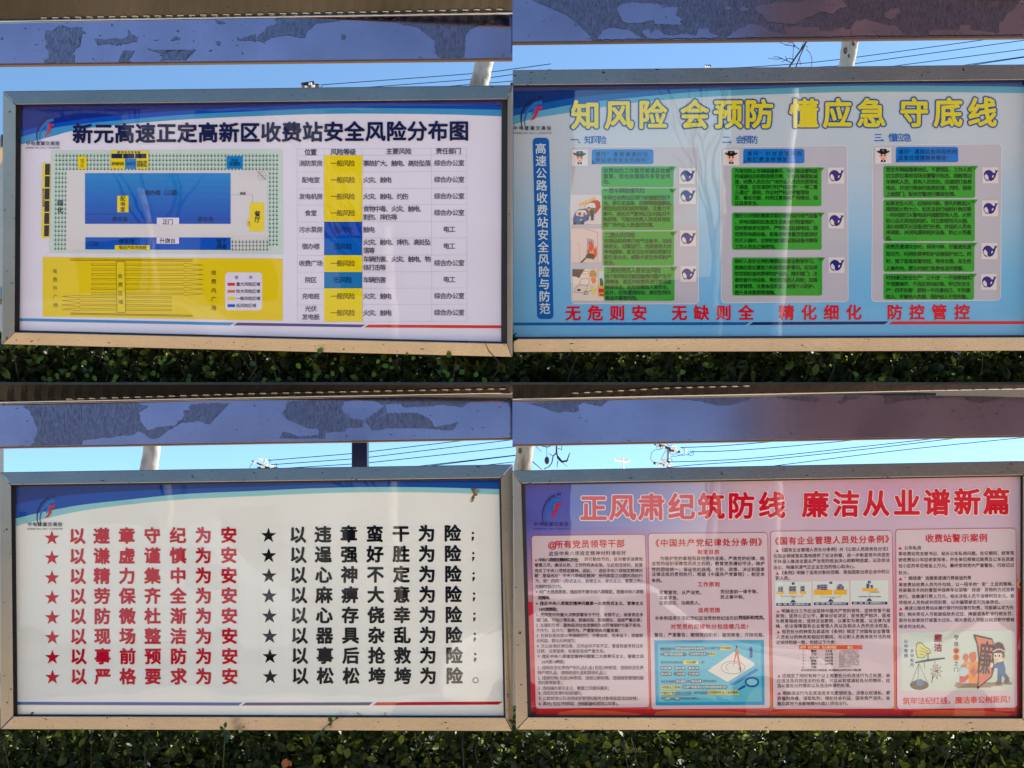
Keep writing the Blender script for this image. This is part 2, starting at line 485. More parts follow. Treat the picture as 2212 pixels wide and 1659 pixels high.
# ------------------------------------------------------------------ the four notice boards
UNITS = {
 'UL': dict(D=5.90, cy=455, lean=11,
    outer=[(6.5, 197), (1107, 184), (1107, 772), (3.5, 744.5)], inner=[(34.5, 226), (1096.5, 214.5), (1095.5, 742), (31.5, 717.5)], gas=(11, 13, 3, 4),
    beamD=5.78, beam=[(-66, 52.0), (1107, 29), (1107, 125), (-66, 138)],
    can=dict(back=[(-66, 49), (1107, 30)], front=[(-66, -70), (1107, -70)], d0=5.77, d1=5.64), glint=[(95, 38), (553, 30), (1107, 19)],
    label='notice board with a risk map, a yellow toll lane plan and a risk level table'),
 'UR': dict(D=6.03, cy=440, lean=11,
    outer=[(1107.2, 151.5), (2250, 138.5), (2250, 758.5), (1107.2, 761.5)], inner=[(1108.6, 184.3), (2225, 172.3), (2225, 728), (1108.6, 731.8)], gas=(.5, 4, 3, 4),
    beamD=5.80, beam=[(1107, -6), (2286, -21), (2286, 76.5), (1107, 90)],
    can=dict(back=[(1107, -8), (2286, -23)], front=[(1107, -110), (2286, -110)], d0=5.79, d1=5.66), glint=None,
    label='notice board on pale blue with green speech boxes and a yellow headline'),
 'LL': dict(D=6.00, cy=1300, lean=4,
    outer=[(-1, 1020), (1108, 1003), (1108, 1580), (1, 1576)], inner=[(24, 1047.5), (1082, 1032.5), (1092, 1550), (29, 1547)], gas=(9, 4, 3, 4),
    beamD=5.95, beam=[(-66, 875), (1107, 853), (1107, 945.3), (-66, 965.5)],
    can=dict(back=[(-66, 872), (1107, 850)], front=[(-66, 831), (1107, 831)], d0=5.94, d1=5.84), glint=[(150, 861), (553, 849), (1107, 838)],
    label='cream notice board with eight rows of red and black slogans led by stars'),
 'LR': dict(D=5.93, cy=1300, lean=4,
    outer=[(1107, 1016.5), (2235, 995), (2236, 1579), (1114.5, 1577)], inner=[(1126, 1044.5), (2209.5, 1026.5), (2209, 1551.5), (1140, 1549)], gas=(8, 5, 3, 4),
    beamD=5.94, beam=[(1107, 867), (2286, 843), (2286, 938.3), (1107, 959.5)],
    can=dict(back=[(1107, 864), (2286, 839)], front=[(1107, 831), (2286, 831)], d0=5.93, d1=5.84), glint=[(1243, 848), (1450, 836.5), (1620, 832.5)],
    label='pink notice board with a red headline and four columns of small print'),
}
PATCH = {   # bare patches of the beam, tile -> outlines in that tile's quarter pixels
 'UL': [((0, 0), [
   [(395,260),(450,266),(530,265),(560,240),(520,215),(560,222),(610,240),(720,235),(690,250),(745,285),(650,290),(660,320),(640,340),(650,380),(690,398),(665,410),(630,450),(645,480),(645,538),(375,540),(400,510),(425,500),(412,470),(420,440),(385,405),(400,380),(395,350),(388,300)],
   [(810,330),(900,338),(980,330),(1060,335),(1110,300),(1105,255),(1125,270),(1135,300),(1190,315),(1180,360),(1080,375),(1010,392),(930,380),(840,388),(830,360)],
   [(1060,435),(1165,435),(1140,480),(1100,510),(1130,535),(1020,540),(1045,500)],
   [(1270,420),(1340,430),(1400,460),(1500,462),(1600,455),(1610,430),(1690,430),(1650,445),(1600,480),(1600,520),(1480,515),(1380,525),(1410,480),(1340,445)],
   [(1470,350),(1520,312),(1558,325),(1550,345)], [(1320,350),(1360,340),(1385,347)], [(1515,265),(1550,260),(1540,278)], [(1855,355),(1905,360),(1890,395),(1870,385)], [(1855,170),(1910,180),(1950,200),(1880,205)],
   [(2040,325),(2060,315),(2070,340),(2110,320),(2212,295),(2212,355),(2120,350),(2050,345)]]),
  ((1, 0), [[(0,330),(0,350),(60,370),(130,320),(290,305),(350,318),(420,325),(430,300),(440,270),(530,195),(620,188),(700,180),(780,160),(500,150),(160,155),(180,190),(165,210),(100,230),(40,290)],
   [(1225,148),(1225,200),(1390,230),(1470,290),(1550,350),(1540,380),(1552,430),(1560,470),(1600,500),(1800,495),(1810,300),(1850,250),(2000,180),(2212,150),(2212,125)],
   [(735,295),(775,300),(775,330),(750,345),(735,325)]])],
 'UR': [((2, 0), [[(180,0),(440,110),(520,160),(600,230),(660,290),(690,345),(2210,325),(2210,-10)]]), ((3, 0), [[(-2,325),(2205,300),(2205,-40),(-2,-20)]])],
 'LL': [((0, 2), [[(200,190),(240,225),(260,250),(290,300),(300,340),(325,390),(320,430),(290,470),(300,500),(260,535),(500,528),(700,525),(720,480),(850,470),(1000,450),(1120,440),(1160,430),(1190,400),(1260,440),(1290,470),(1380,460),(1440,410),(1500,370),(1560,335),(1640,330),(1720,320),(1810,350),(1850,300),(1870,280),(1930,220),(1980,160),(1820,165),(1660,170),(1630,200),(1640,225),(1580,230),(1590,270),(1570,310),(1530,320),(1530,360),(1370,370),(1310,390),(1270,400),(1230,340),(1205,310),(1210,270),(1190,250),(1280,190),(1200,165),(800,170),(240,185)]]),
  ((1, 2), [[(270,150),(260,200),(220,260),(280,310),(350,340),(430,375),(540,390),(535,440),(380,450),(240,410),(200,470),(600,470),(590,440),(620,415),(750,410),(800,375),(920,375),(930,310),(850,305),(800,280),(735,210),(760,150),(930,125),(600,130)],
   [(935,305),(1030,295),(1130,240),(1120,170),(1250,165),(1270,200),(1500,190),(1600,175),(1780,200),(1850,150),(1900,130),(2200,140),(2200,108),(930,125),(1060,160),(1115,190)],
   [(1000,400),(1160,380),(1500,385),(1700,400),(1750,330),(1550,370),(1500,300),(1400,250),(1140,250),(1030,300),(935,312)]])],
 'LR': [((2, 2), [[(130,165),(280,155),(560,140),(850,125),(780,190),(700,180),(620,155),(570,190),(580,225),(540,245),(480,235),(420,245),(340,230),(280,205),(200,180)],
   [(1340,100),(1600,92),(2050,80),(2060,130),(1960,165),(1900,180),(1780,185),(1700,165),(1620,145),(1450,130),(1360,125)]]),
  ((3, 2), [[(80,72),(400,65),(390,100),(440,130),(440,150),(250,140),(80,115)], [(660,75),(830,80),(790,120),(720,130),(640,170),(600,160),(640,130),(680,110)],
   [(980,70),(2210,62),(2210,100),(2050,100),(1950,140),(1850,160),(1760,150),(1680,110),(1420,120),(1200,140),(1000,180),(1015,120)]])],
}
ISLE = {'UR': [((2, 0), [
   [(935,40),(1000,28),(1180,25),(1300,45),(1290,75),(1350,60),(1430,55),(1425,110),(1380,130),(1440,145),(1475,170),(1460,215),(1340,208),(1230,215),(1225,175),(1160,185),(1080,203),(1000,200),(950,180),(930,130),(905,90)],
   [(740,342),(760,300),(780,268),(840,246),(900,244),(1000,255),(1070,300),(1140,335)],
   [(1120,280),(1150,255),(1190,255),(1200,290),(1230,262),(1270,255),(1310,300),(1400,305),(1500,290),(1590,308),(1610,250),(1700,240),(1705,280),(1780,310),(1790,326),(1180,334)],
   [(1850,328),(1900,290),(1940,262),(2060,205),(2140,215),(2210,240),(2210,323)], [(1965,75),(1990,58),(2045,75),(2030,100),(1990,100)], [(1835,65),(1890,50),(1890,80),(1845,82)],
   [(2090,60),(2130,45),(2210,40),(2210,190),(2180,160),(2160,120),(2095,95)]]),
  ((3, 0), [[(-2,40),(60,20),(230,20),(300,10),(400,-10),(640,-5),(690,60),(620,70),(560,120),(450,100),(380,140),(300,165),(240,205),(210,208),(100,195),(-2,190)],
   [(-2,268),(150,290),(140,240),(230,225),(310,235),(420,230),(470,265),(520,270),(640,240),(720,260),(720,312),(-2,322)], [(725,310),(715,240),(760,180),(850,165),(900,185),(1000,210),(1100,222),(1140,260),(1180,300),(1180,306)],
   [(1000,120),(1060,80),(1130,70),(1150,108),(1100,130),(1100,165),(1060,172),(1010,155)], [(1390,290),(1400,262),(1520,255),(1640,260),(1660,220),(1750,215),(1760,260),(1840,265),(1900,275),(2000,290),(1980,302),(1395,303)],
   [(1990,298),(1995,200),(2040,170),(2060,130),(2140,60),(2205,-30),(2205,297)]])]}

def lerp(a, b, u): return a + (b - a) * u
def rough_outline(pts, amp, seed):
    """adds the small ragged steps of torn film to an outline"""
    r = random.Random(seed); out = []
    for (x0, y0), (x1, y1) in zip(pts, pts[1:] + pts[:1]):
        n = max(1, int(math.hypot(x1 - x0, y1 - y0) / 16))
        for k in range(n):
            u = k / n
            a = amp if k else amp * .3
            out.append((lerp(x0, x1, u) + r.uniform(-a, a), lerp(y0, y1, u) + r.uniform(-a, a)))
    return out

BOARD = {}
for key, U in UNITS.items():
    pl = Plane(U['D'], U['cy'], U['lean']); U['pl'] = pl
    cx = sum(p[0] for p in U['outer']) / 4
    foot = pl.pt(cx, U['outer'][2][1]); foot.y += .02
    root = empty('notice_board', (foot.x, foot.y, 0 if key[0] == 'L' else 3.11), U['label'], 'notice board')
    BOARD[key] = root
    O, I = U['outer'], U['inner']
    # frame rails, mitred at the corners
    for nm, idx, mat in (('top_rail', 0, STEEL_RAIL), ('side_rail', 1, STEEL_SIDE), ('bottom_rail', 2, STEEL_RAIL), ('side_rail', 3, STEEL_SIDE)):
        a, b = idx, (idx + 1) % 4
        q = [O[a], O[b], I[b], I[a]]
        sx, sy = ((.45, 0), (0, .45), (-.45, 0), (0, -.45))[idx]     # hairline joint at the mitres
        q = [(x + s_ * sx, y + s_ * sy) for (x, y), s_ in zip(q, (1, -1, -1, 1))]
        mb = MB()
        mb.hexa([pl.pt(*p, e=ee) for p, ee in zip(q, ((.051 if key[0] == 'L' and nm == 'bottom_rail' else .042),) * 2 + (.053, .053))][::-1], [pl.pt(*p, e=-.045) for p in q][::-1], mat)
        mb.build(nm, root, bevel=.003)
    # gasket round the poster, its dark strip standing in for the shaded frame reveal
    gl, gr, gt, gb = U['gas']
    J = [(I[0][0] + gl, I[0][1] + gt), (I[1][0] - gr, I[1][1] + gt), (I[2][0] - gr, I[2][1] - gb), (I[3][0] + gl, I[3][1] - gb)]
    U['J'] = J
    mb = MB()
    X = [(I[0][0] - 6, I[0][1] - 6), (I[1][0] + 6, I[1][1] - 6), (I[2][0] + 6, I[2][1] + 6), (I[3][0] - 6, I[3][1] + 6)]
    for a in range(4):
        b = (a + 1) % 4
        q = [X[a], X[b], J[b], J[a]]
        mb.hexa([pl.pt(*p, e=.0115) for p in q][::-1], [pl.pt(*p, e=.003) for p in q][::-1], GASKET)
    mb.build('reveal_gasket', root)
    # header beam: folded sheet, slightly bowed towards its far end
    B, D = U['beam'], U['beamD']
    n = 48
    def bow(u): return .075 * max(0, u - .35) ** 2 / .4225 + .006 * math.sin(u * 9)
    BL = .024 if key[0] == 'U' else .004      # the upper beams lean a little towards the reader
    mb = MB(); vs = []
    for i in range(n + 1):
        u = i / n; d = D + bow(u)
        x = lerp(B[0][0], B[1][0], u); yt = lerp(B[0][1], B[1][1], u); yb = lerp(B[3][1], B[2][1], u)
        a, b = at(x, yt, d - BL), at(x, yb, d)
        vs += [a, b, Vector((a.x, a.y + .012, a.z)), Vector((b.x, b.y + .012, b.z))]
    fs = []
    for i in range(n):
        p, q = 4 * i, 4 * i + 4
        fs += [(p, p + 1, q + 1, q), (p + 2, q + 2, q + 3, p + 3), (p, q, q + 2, p + 2), (p + 1, p + 3, q + 3, q + 1)]
    fs += [(0, 2, 3, 1), (4 * n, 4 * n + 1, 4 * n + 3, 4 * n + 2)]
    mb.mesh(vs, fs, STEEL_BEAM, False)
    beam = mb.build('header_beam', root)
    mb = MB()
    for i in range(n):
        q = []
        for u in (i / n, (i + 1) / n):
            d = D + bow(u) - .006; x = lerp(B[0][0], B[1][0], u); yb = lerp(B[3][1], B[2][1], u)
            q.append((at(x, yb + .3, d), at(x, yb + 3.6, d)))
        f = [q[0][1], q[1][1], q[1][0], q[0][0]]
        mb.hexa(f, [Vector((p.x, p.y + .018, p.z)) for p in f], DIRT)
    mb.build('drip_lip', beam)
    def patches(table, mat, lift, nm):
        k = 0
        for (ti, tj), polys in table:
            for pg in polys:
                k += 1; mb = MB()
                pts = []
                pp = []
                for x, y in rough_outline(pg, 6, k * 31 + len(pg)):
                    px, py = 553 * ti + x / 4, 414.75 * tj + y / 4
                    u = min(1, max(0, (px - B[0][0]) / (B[1][0] - B[0][0])))
                    yt, yb = lerp(B[0][1], B[1][1], u), lerp(B[3][1], B[2][1], u)
                    py = min(yb - .6, max(yt + .6, py)); px = min(B[1][0] - .5, max(B[0][0] + .5, px))
                    pp.append((px, py))
                # cut into upright strips so the sheet follows the bowed beam
                xs = [p[0] for p in pp]
                bm = bmesh.new()
                vv = [bm.verts.new((p[0], p[1], 0)) for p in pp]
                try: bm.faces.new(vv)
                except ValueError: bm.free(); continue
                bmesh.ops.triangulate(bm, faces=bm.faces[:])
                x = math.ceil(min(xs) / 24) * 24
                while x < max(xs):
                    bmesh.ops.bisect_plane(bm, geom=bm.verts[:] + bm.edges[:] + bm.faces[:], plane_co=(x, 0, 0), plane_no=(1, 0, 0)); x += 24
                bm.verts.index_update()
                vs = []
                for v in bm.verts:
                    u = (v.co.x - B[0][0]) / (B[1][0] - B[0][0])
                    w = (lerp(B[3][1], B[2][1], u) - v.co.y) / (lerp(B[3][1], B[2][1], u) - lerp(B[0][1], B[1][1], u))
                    vs.append(at(v.co.x, v.co.y, D + bow(u) - BL * w - lift))
                mb.mesh(vs, [tuple(v.index for v in f.verts)[::-1] for f in bm.faces], mat)
                bm.free()
                mb.build(nm, beam)
    patches(PATCH[key], GLUE, .0022, 'peeled_patch')
    if key in ISLE: patches(ISLE[key], STEEL_BEAM, .0044, 'film_patch')
    # canopy sheet with its rolled edge and a row of steel beads added for its glints
    c = U['can']; mb = MB()
    bk, fr_ = c['back'], c['front']
    m_ = 160
    vs = []
    for i in range(m_ + 1):
        u = i / m_
        lift = .004 * math.sin(i * math.pi / 2)
        for v in (0, .5, 1):
            px = lerp(lerp(bk[0][0], bk[1][0], u), lerp(fr_[0][0], fr_[1][0], u), v); py = lerp(lerp(bk[0][1], bk[1][1], u), lerp(fr_[0][1], fr_[1][1], u), v)
            p = at(px, py, lerp(c['d0'], c['d1'], v)); p.z += lift * (1 - v)
            vs.append(p)
    fs = []
    for i in range(m_):
        for v in range(2): fs.append((3 * i + v, 3 * i + v + 1, 3 * i + 4 + v, 3 * i + 3 + v))
    top = [Vector((p.x, p.y, p.z + .012)) for p in vs]; k0 = len(vs)
    fs += [tuple(j + k0 for j in f[::-1]) for f in fs]
    fs += [(3 * i + 2, 3 * i + 2 + k0, 3 * i + 5 + k0, 3 * i + 5) for i in range(m_)]
    mb.mesh(vs + top, fs, CANOPY)
    cano = mb.build('canopy', root)
    mb = MB()
    mb.tube([at(lerp(bk[0][0], bk[1][0], i / 12), lerp(bk[0][1], bk[1][1], i / 12) - 1.5, c['d0'] - .010) for i in range(13)], .0065, BRIGHT, 10)
    mb.build('rolled_edge', cano)
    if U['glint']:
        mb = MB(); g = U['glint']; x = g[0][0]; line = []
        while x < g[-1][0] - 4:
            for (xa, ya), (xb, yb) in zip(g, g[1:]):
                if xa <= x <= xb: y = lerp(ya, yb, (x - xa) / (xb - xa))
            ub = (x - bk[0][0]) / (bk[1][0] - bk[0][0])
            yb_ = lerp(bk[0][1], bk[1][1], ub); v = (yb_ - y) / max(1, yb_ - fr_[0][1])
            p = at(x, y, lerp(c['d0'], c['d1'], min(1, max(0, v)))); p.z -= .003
            mb.ball(p, .0085, GLINT_BEAD, 10, (2.2, 1.1, .65)); line.append(p)
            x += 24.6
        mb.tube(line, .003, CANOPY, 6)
        mb.build('glint_bead_strip', cano)

# upright posts at the outer ends (beyond the frame of the picture)
def upright(root, px, d, z0, z1, nm='end_post'):
    mb = MB(); p = at(px, 1000, d)
    mb.box((p.x - .06, d, z0), (p.x + .06, d + .12, z1), STEEL_SIDE)
    mb.build(nm, root, bevel=.004)
zt = lambda py, d: EYE + (CY - py) / F * d
upright(BOARD['LL'], -70, 6.06, 0, 3.06); upright(BOARD['LR'], 2290, 6.06, 0, 3.06)
upright(BOARD['UL'], -70, 6.06, 3.11, zt(30, 5.9)); upright(BOARD['UR'], 2290, 6.06, 3.11, zt(-15, 5.9))
for key, xa, xb in (('LL', -62, 2), ('LR', 2232, 2284), ('UL', -62, 7), ('UR', 2247, 2284)):
    pl = UNITS[key]['pl']; O = UNITS[key]['outer']
    for f_ in (.2, .8):
        mb = MB()
        y = lerp(O[0][1], O[3][1], f_); a, b = pl.pt(xa, y), pl.pt(xb, y)
        mb.hexa([(a.x, 6.06, a.z - .03), (b.x, b.y - .02, b.z - .03), (b.x, b.y - .02, b.z + .03), (a.x, 6.06, a.z + .03)], [(a.x, 6.12, a.z - .03), (b.x, b.y + .04, b.z - .03), (b.x, b.y + .04, b.z + .03), (a.x, 6.12, a.z + .03)], STEEL_SIDE)
        mb.build('bracket', BOARD[key])

# shelf carrying the upper row and its planting
mb = MB(); dm = plain('grey_concrete_shelf', (.22, .22, .21), .8)
x0, x1 = at(-90, 0, 6).x, at(2310, 0, 6).x
mb.box((x0, 5.97, 3.07), (x1, 6.66, 3.11), dm)
tag(mb.build('planter_shelf', loc=(0, 6.3, 3.07)), 'long grey shelf holding the upper hedges over the lower boards', 'shelf')

# ------------------------------------------------------------------ hedges
def leaves(name, parent, n, x0, x1, d0, d1, z0, z1, size, mat, front=1.6, seed=1, wave=.06):
    r = np.random.default_rng(seed)
    X = r.uniform(x0, x1, n); Z = r.uniform(z0, z1, n)
    wv = wave * (np.sin(X * 5.1 + seed) + np.sin(X * 11.7 + Z * 9) * .6 + np.sin(Z * 17 + X * 3) * .5)
    Y = d0 + (d1 - d0) * r.random(n) ** front + np.maximum(0, wv * .6)
    S = size * r.uniform(.6, 1.25, n)
    nrm = r.normal(size=(n, 3)) * .75 + np.array([0, -.55, .45]); nrm /= np.linalg.norm(nrm, axis=1)[:, None]
    t = r.normal(size=(n, 3)) + np.array([0, -.2, .15]); t -= (t * nrm).sum(1)[:, None] * nrm; t /= np.linalg.norm(t, axis=1)[:, None]
    b = np.cross(nrm, t)
    prof = np.array([[0, 0, 0], [-.27, .3, .05], [.27, .3, .05], [0, .32, -.03], [-.30, .62, .06], [.30, .62, .06], [0, .64, -.03], [-.14, .9, .03], [.14, .9, .03], [0, 1, 0]])
    fc = np.array([[0, 3, 1, -1], [0, 2, 3, -1], [1, 3, 6, 4], [3, 2, 5, 6], [4, 6, 9, 7], [6, 5, 8, 9]])
    V = np.stack([X, Y, Z], 1)[:, None, :] + S[:, None, None] * (prof[None, :, 0:1] * b[:, None, :] + prof[None, :, 1:2] * t[:, None, :] + prof[None, :, 2:3] * nrm[:, None, :])
    V = V.reshape(-1, 3)
    tri = []
    for f in fc:
        tri.append([f[0], f[1], f[2]])
        if f[3] >= 0: tri.append([f[0], f[2], f[3]])
    tri = np.array(tri)
    T = (np.arange(n)[:, None, None] * 10 + tri[None]).reshape(-1, 3)
    mb = MB(); mb.chunks.append((V, T, mb.mi(mat)))
    return mb.build(name, parent)

HEDGE_LEAF = leaf_mat('privet_leaf', (.006, .013, .004), (.034, .062, .015), (.17, .22, .03))  # lightest tone puts sunlit highlights into some leaves at random
TWIG = plain('twig_bark', (.05, .04, .03), .8)
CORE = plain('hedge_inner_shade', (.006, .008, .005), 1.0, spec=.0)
def hedge(key, px0, px1, z0, zmid, z1, d0, d1, n, nlow, label, seed):
    xa, xb = at(px0, 0, d0).x, at(px1, 0, d0).x
    root = empty('hedge', ((xa + xb) / 2, (d0 + d1) / 2, z0), label, 'hedge')
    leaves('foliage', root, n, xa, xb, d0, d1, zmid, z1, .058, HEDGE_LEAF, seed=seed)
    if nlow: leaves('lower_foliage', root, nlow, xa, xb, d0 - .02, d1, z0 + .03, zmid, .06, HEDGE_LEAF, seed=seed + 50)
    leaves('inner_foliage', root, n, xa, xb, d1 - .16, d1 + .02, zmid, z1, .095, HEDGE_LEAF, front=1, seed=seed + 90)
    mb = MB(); r = random.Random(seed)
    for k in range(150):
        x = r.uniform(xa, xb); d = r.uniform(d0 + .02, d1); z = max(z0, zmid - .2)
        pts = [Vector((x, d, z))]
        for q in range(5): pts.append(pts[-1] + Vector((r.uniform(-.05, .05), r.uniform(-.05, .03), (z1 - z) / 5 * r.uniform(.6, 1.1))))
        mb.tube(pts, [.006 - .001 * q for q in range(6)], TWIG, 5)
    mb.build('branches', root)
    mb = MB()   # near-black stems filling the hedge, its inner shade put into their colour
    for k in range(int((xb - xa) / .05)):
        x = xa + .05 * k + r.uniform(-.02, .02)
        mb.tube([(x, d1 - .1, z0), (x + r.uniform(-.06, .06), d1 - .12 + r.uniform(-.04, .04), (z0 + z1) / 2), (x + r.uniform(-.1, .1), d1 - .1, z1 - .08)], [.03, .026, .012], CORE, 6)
    mb.build('shade_core', root)
    return root
H = {}
H['UL'] = hedge('UL', -50, 1107, 3.11, 3.11, 3.42, 6.07, 6.46, 8500, 0, 'hedge under the risk map board with many sunlit glossy leaves', 1)
H['UR'] = hedge('UR', 1107, 2275, 3.11, 3.11, 3.42, 6.20, 6.56, 8500, 0, 'very dark hedge under the board with green speech boxes', 2)
H['LL'] = hedge('LL', -60, 1107, 0, 1.05, 1.50, 6.06, 6.60, 9500, 5000, 'dark green hedge under the slogan board with two sprigs rising from it', 3)
H['LR'] = hedge('LR', 1107, 2280, 0, 1.05, 1.49, 6.00, 6.55, 9500, 5000, 'dense hedge of small shiny leaves under the pink board', 4)
# ------------------------------------------------------------------ printed posters
WHITE = ink(222, 222, 246); CREAM = ink(236, 240, 234)
NAVY = ink(18, 24, 78); BLACK = ink(16, 16, 20); RED = ink(196, 20, 50); GREY = ink(120, 120, 128)
YEL = ink(232, 212, 20); BLUE = ink(8, 84, 190); SKYB = ink(16, 130, 214); DARKT = ink(30, 32, 48)

def poster(key, mat):
    U = UNITS[key]; pl = U['pl']; J = U['J']
    mb = MB()
    q = [(J[0][0] - 5, J[0][1] - 5), (J[1][0] + 5, J[1][1] - 5), (J[2][0] + 5, J[2][1] + 5), (J[3][0] - 5, J[3][1] + 5)]
    mb.hexa([pl.pt(*p, e=.0015) for p in q][::-1], [pl.pt(*p, e=-.03) for p in q][::-1], mat)
    return mb.build('poster', BOARD[key])

def edges(key):
    """left and right limits, top and bottom, of the visible poster"""
    return UNITS[key]['J']

def logo(pr, x, y, w, h, navy, blue, red):
    """three bent strokes: two blue arcs and a red hooked stroke"""
    def arc(cx, cy, r, a0, a1, w0, w1, mat, L, n=14):
        o, i = [], []
        for k in range(n + 1):
            a = math.radians(a0 + (a1 - a0) * k / n); ww = w0 + (w1 - w0) * k / n
            o.append((cx + r * math.cos(a), cy - r * math.sin(a))); i.append((cx + (r - ww) * math.cos(a), cy - (r - ww) * math.sin(a)))
        pr.poly([(x + u * w, y + v * h) for u, v in o + i[::-1]], mat, L)
    arc(.92, .92, .90, 208, 122, .03, .11, navy, 6)
    pr.poly([(x + u * w, y + v * h) for u, v in [(.46, .13), (.72, .06), (.72, .15), (.50, .22)]], navy, 6)
    pr.poly([(x + u * w, y + v * h) for u, v in [(.80, .02), (1.0, .0), (1.0, .09), (.80, .11)]], navy, 6)
    arc(.92, .98, .74, 200, 120, .03, .15, blue, 7)
    pr.poly([(x + u * w, y + v * h) for u, v in [(.52, .34), (.66, .24), (1.0, .18), (1.0, .30), (.70, .36), (.62, .44)]], blue, 7)
    pr.poly([(x + u * w, y + v * h) for u, v in [(.62, .40), (.76, .40), (.70, .62), (.52, .80), (.56, .60)]], blue, 7)
    pr.poly([(x + u * w, y + v * h) for u, v in [(.70, .44), (1.0, .40), (1.0, .52), (.84, .54), (.80, .74), (.66, .92), (.44, 1.0), (.62, .82), (.68, .62)]], red, 8)

def logo_block(pr, x, y, w, h, tx0, tx1, ty, sy, col, navy=None, skip=0):
    logo(pr, x, y, w, h, navy or ink(20, 30, 90), ink(30, 110, 200), ink(196, 30, 60))
    pr.text('中电建冀交高投', tx0, tx1, ty, 34, col, 8, .016)
    pr.text('ZHONGDIANJIANJIJIAOGAOTOU', tx0, tx1, sy, 15, col, 8, .02)

def curve_pts(pr, knots, n=12):
    """smooth curve through knots given in photo pixels (Catmull-Rom)"""
    k = [knots[0]] + knots + [knots[-1]]; out = []
    for i in range(1, len(k) - 2):
        p0, p1, p2, p3 = k[i - 1], k[i], k[i + 1], k[i + 2]
        for j in range(n):
            t = j / n
            out.append(tuple(.5 * ((2 * p1[c]) + (p2[c] - p0[c]) * t + (2 * p0[c] - 5 * p1[c] + 4 * p2[c] - p3[c]) * t * t + (3 * p1[c] - p0[c] - 3 * p2[c] + p3[c]) * t ** 3) for c in (0, 1)))
    return out + [knots[-1]]

def T(i, j, pts): return [(553 * i + x / 4, 414.75 * j + y / 4) for x, y in pts]

def swoosh(pr, key, bands):
    """header bands: list of (lower edge knots, ink), lowest band first"""
    J = UNITS[key]['J']
    for k, (kn, mat) in enumerate(bands):
        c = curve_pts(pr, kn)
        top = [(lerp(J[1][0] + 4, J[0][0] - 4, u / 8), lerp(J[1][1] - 4, J[0][1] - 4, u / 8)) for u in range(9)]
        # upright strips keep the big band flat and clean
        for (xa, ya), (xb, yb) in zip(c, c[1:]):
            ta = lerp(J[0][1], J[1][1], (xa - J[0][0]) / (J[1][0] - J[0][0])) - 4; tb = lerp(J[0][1], J[1][1], (xb - J[0][0]) / (J[1][0] - J[0][0])) - 4
            pr.poly([(xa, ya), (xb, yb), (xb, tb), (xa, ta)], mat, 2 + k)

def stripe(pr, parts):
    for (x0, y0, x1, y1, w, mat) in parts:
        pr.poly([(x0 - 5, y0 + w), (x1 - 5, y1 + w), (x1 + 4, y1), (x0 + 4, y0)], mat, 2)

def wash(key, colour, parent, x0, x1, y0, y1, nx=44, ny=26):
    """printed colour blend of a poster background (colour(u, v) in sRGB), a tint per grid point"""
    pl = UNITS[key]['pl']; vs = []; cs = []
    for j in range(ny + 1):
        for i in range(nx + 1):
            u, v = i / nx, j / ny
            vs.append(pl.pt(lerp(lerp(x0[0], x0[1], v), lerp(x1[0], x1[1], v), u), lerp(lerp(y0[0], y0[1], u), lerp(y1[0], y1[1], u), v), e=.002 + LAYER))
            cs.append((*lin(colour(u, v)), 1))
    m, nt, b = newmat('printed_blend_' + key.lower())
    at_ = nt.nodes.new('ShaderNodeAttribute'); at_.attribute_name = 'tint'
    nt.links.new(at_.outputs['Color'], b.inputs['Base Color']); b.inputs['Roughness'].default_value = .6; b.inputs['Specular IOR Level'].default_value = 0; laminate(nt, b)
    mb = MB(); mb.mesh(vs, [(j * (nx + 1) + i, (j + 1) * (nx + 1) + i, (j + 1) * (nx + 1) + i + 1, j * (nx + 1) + i + 1) for j in range(ny) for i in range(nx)], m)
    o = mb.build('colour_wash_print', parent)
    ca = o.data.color_attributes.new('tint', 'FLOAT_COLOR', 'POINT')
    ca.data.foreach_set('color', np.array(cs, np.float32).ravel())
    return o

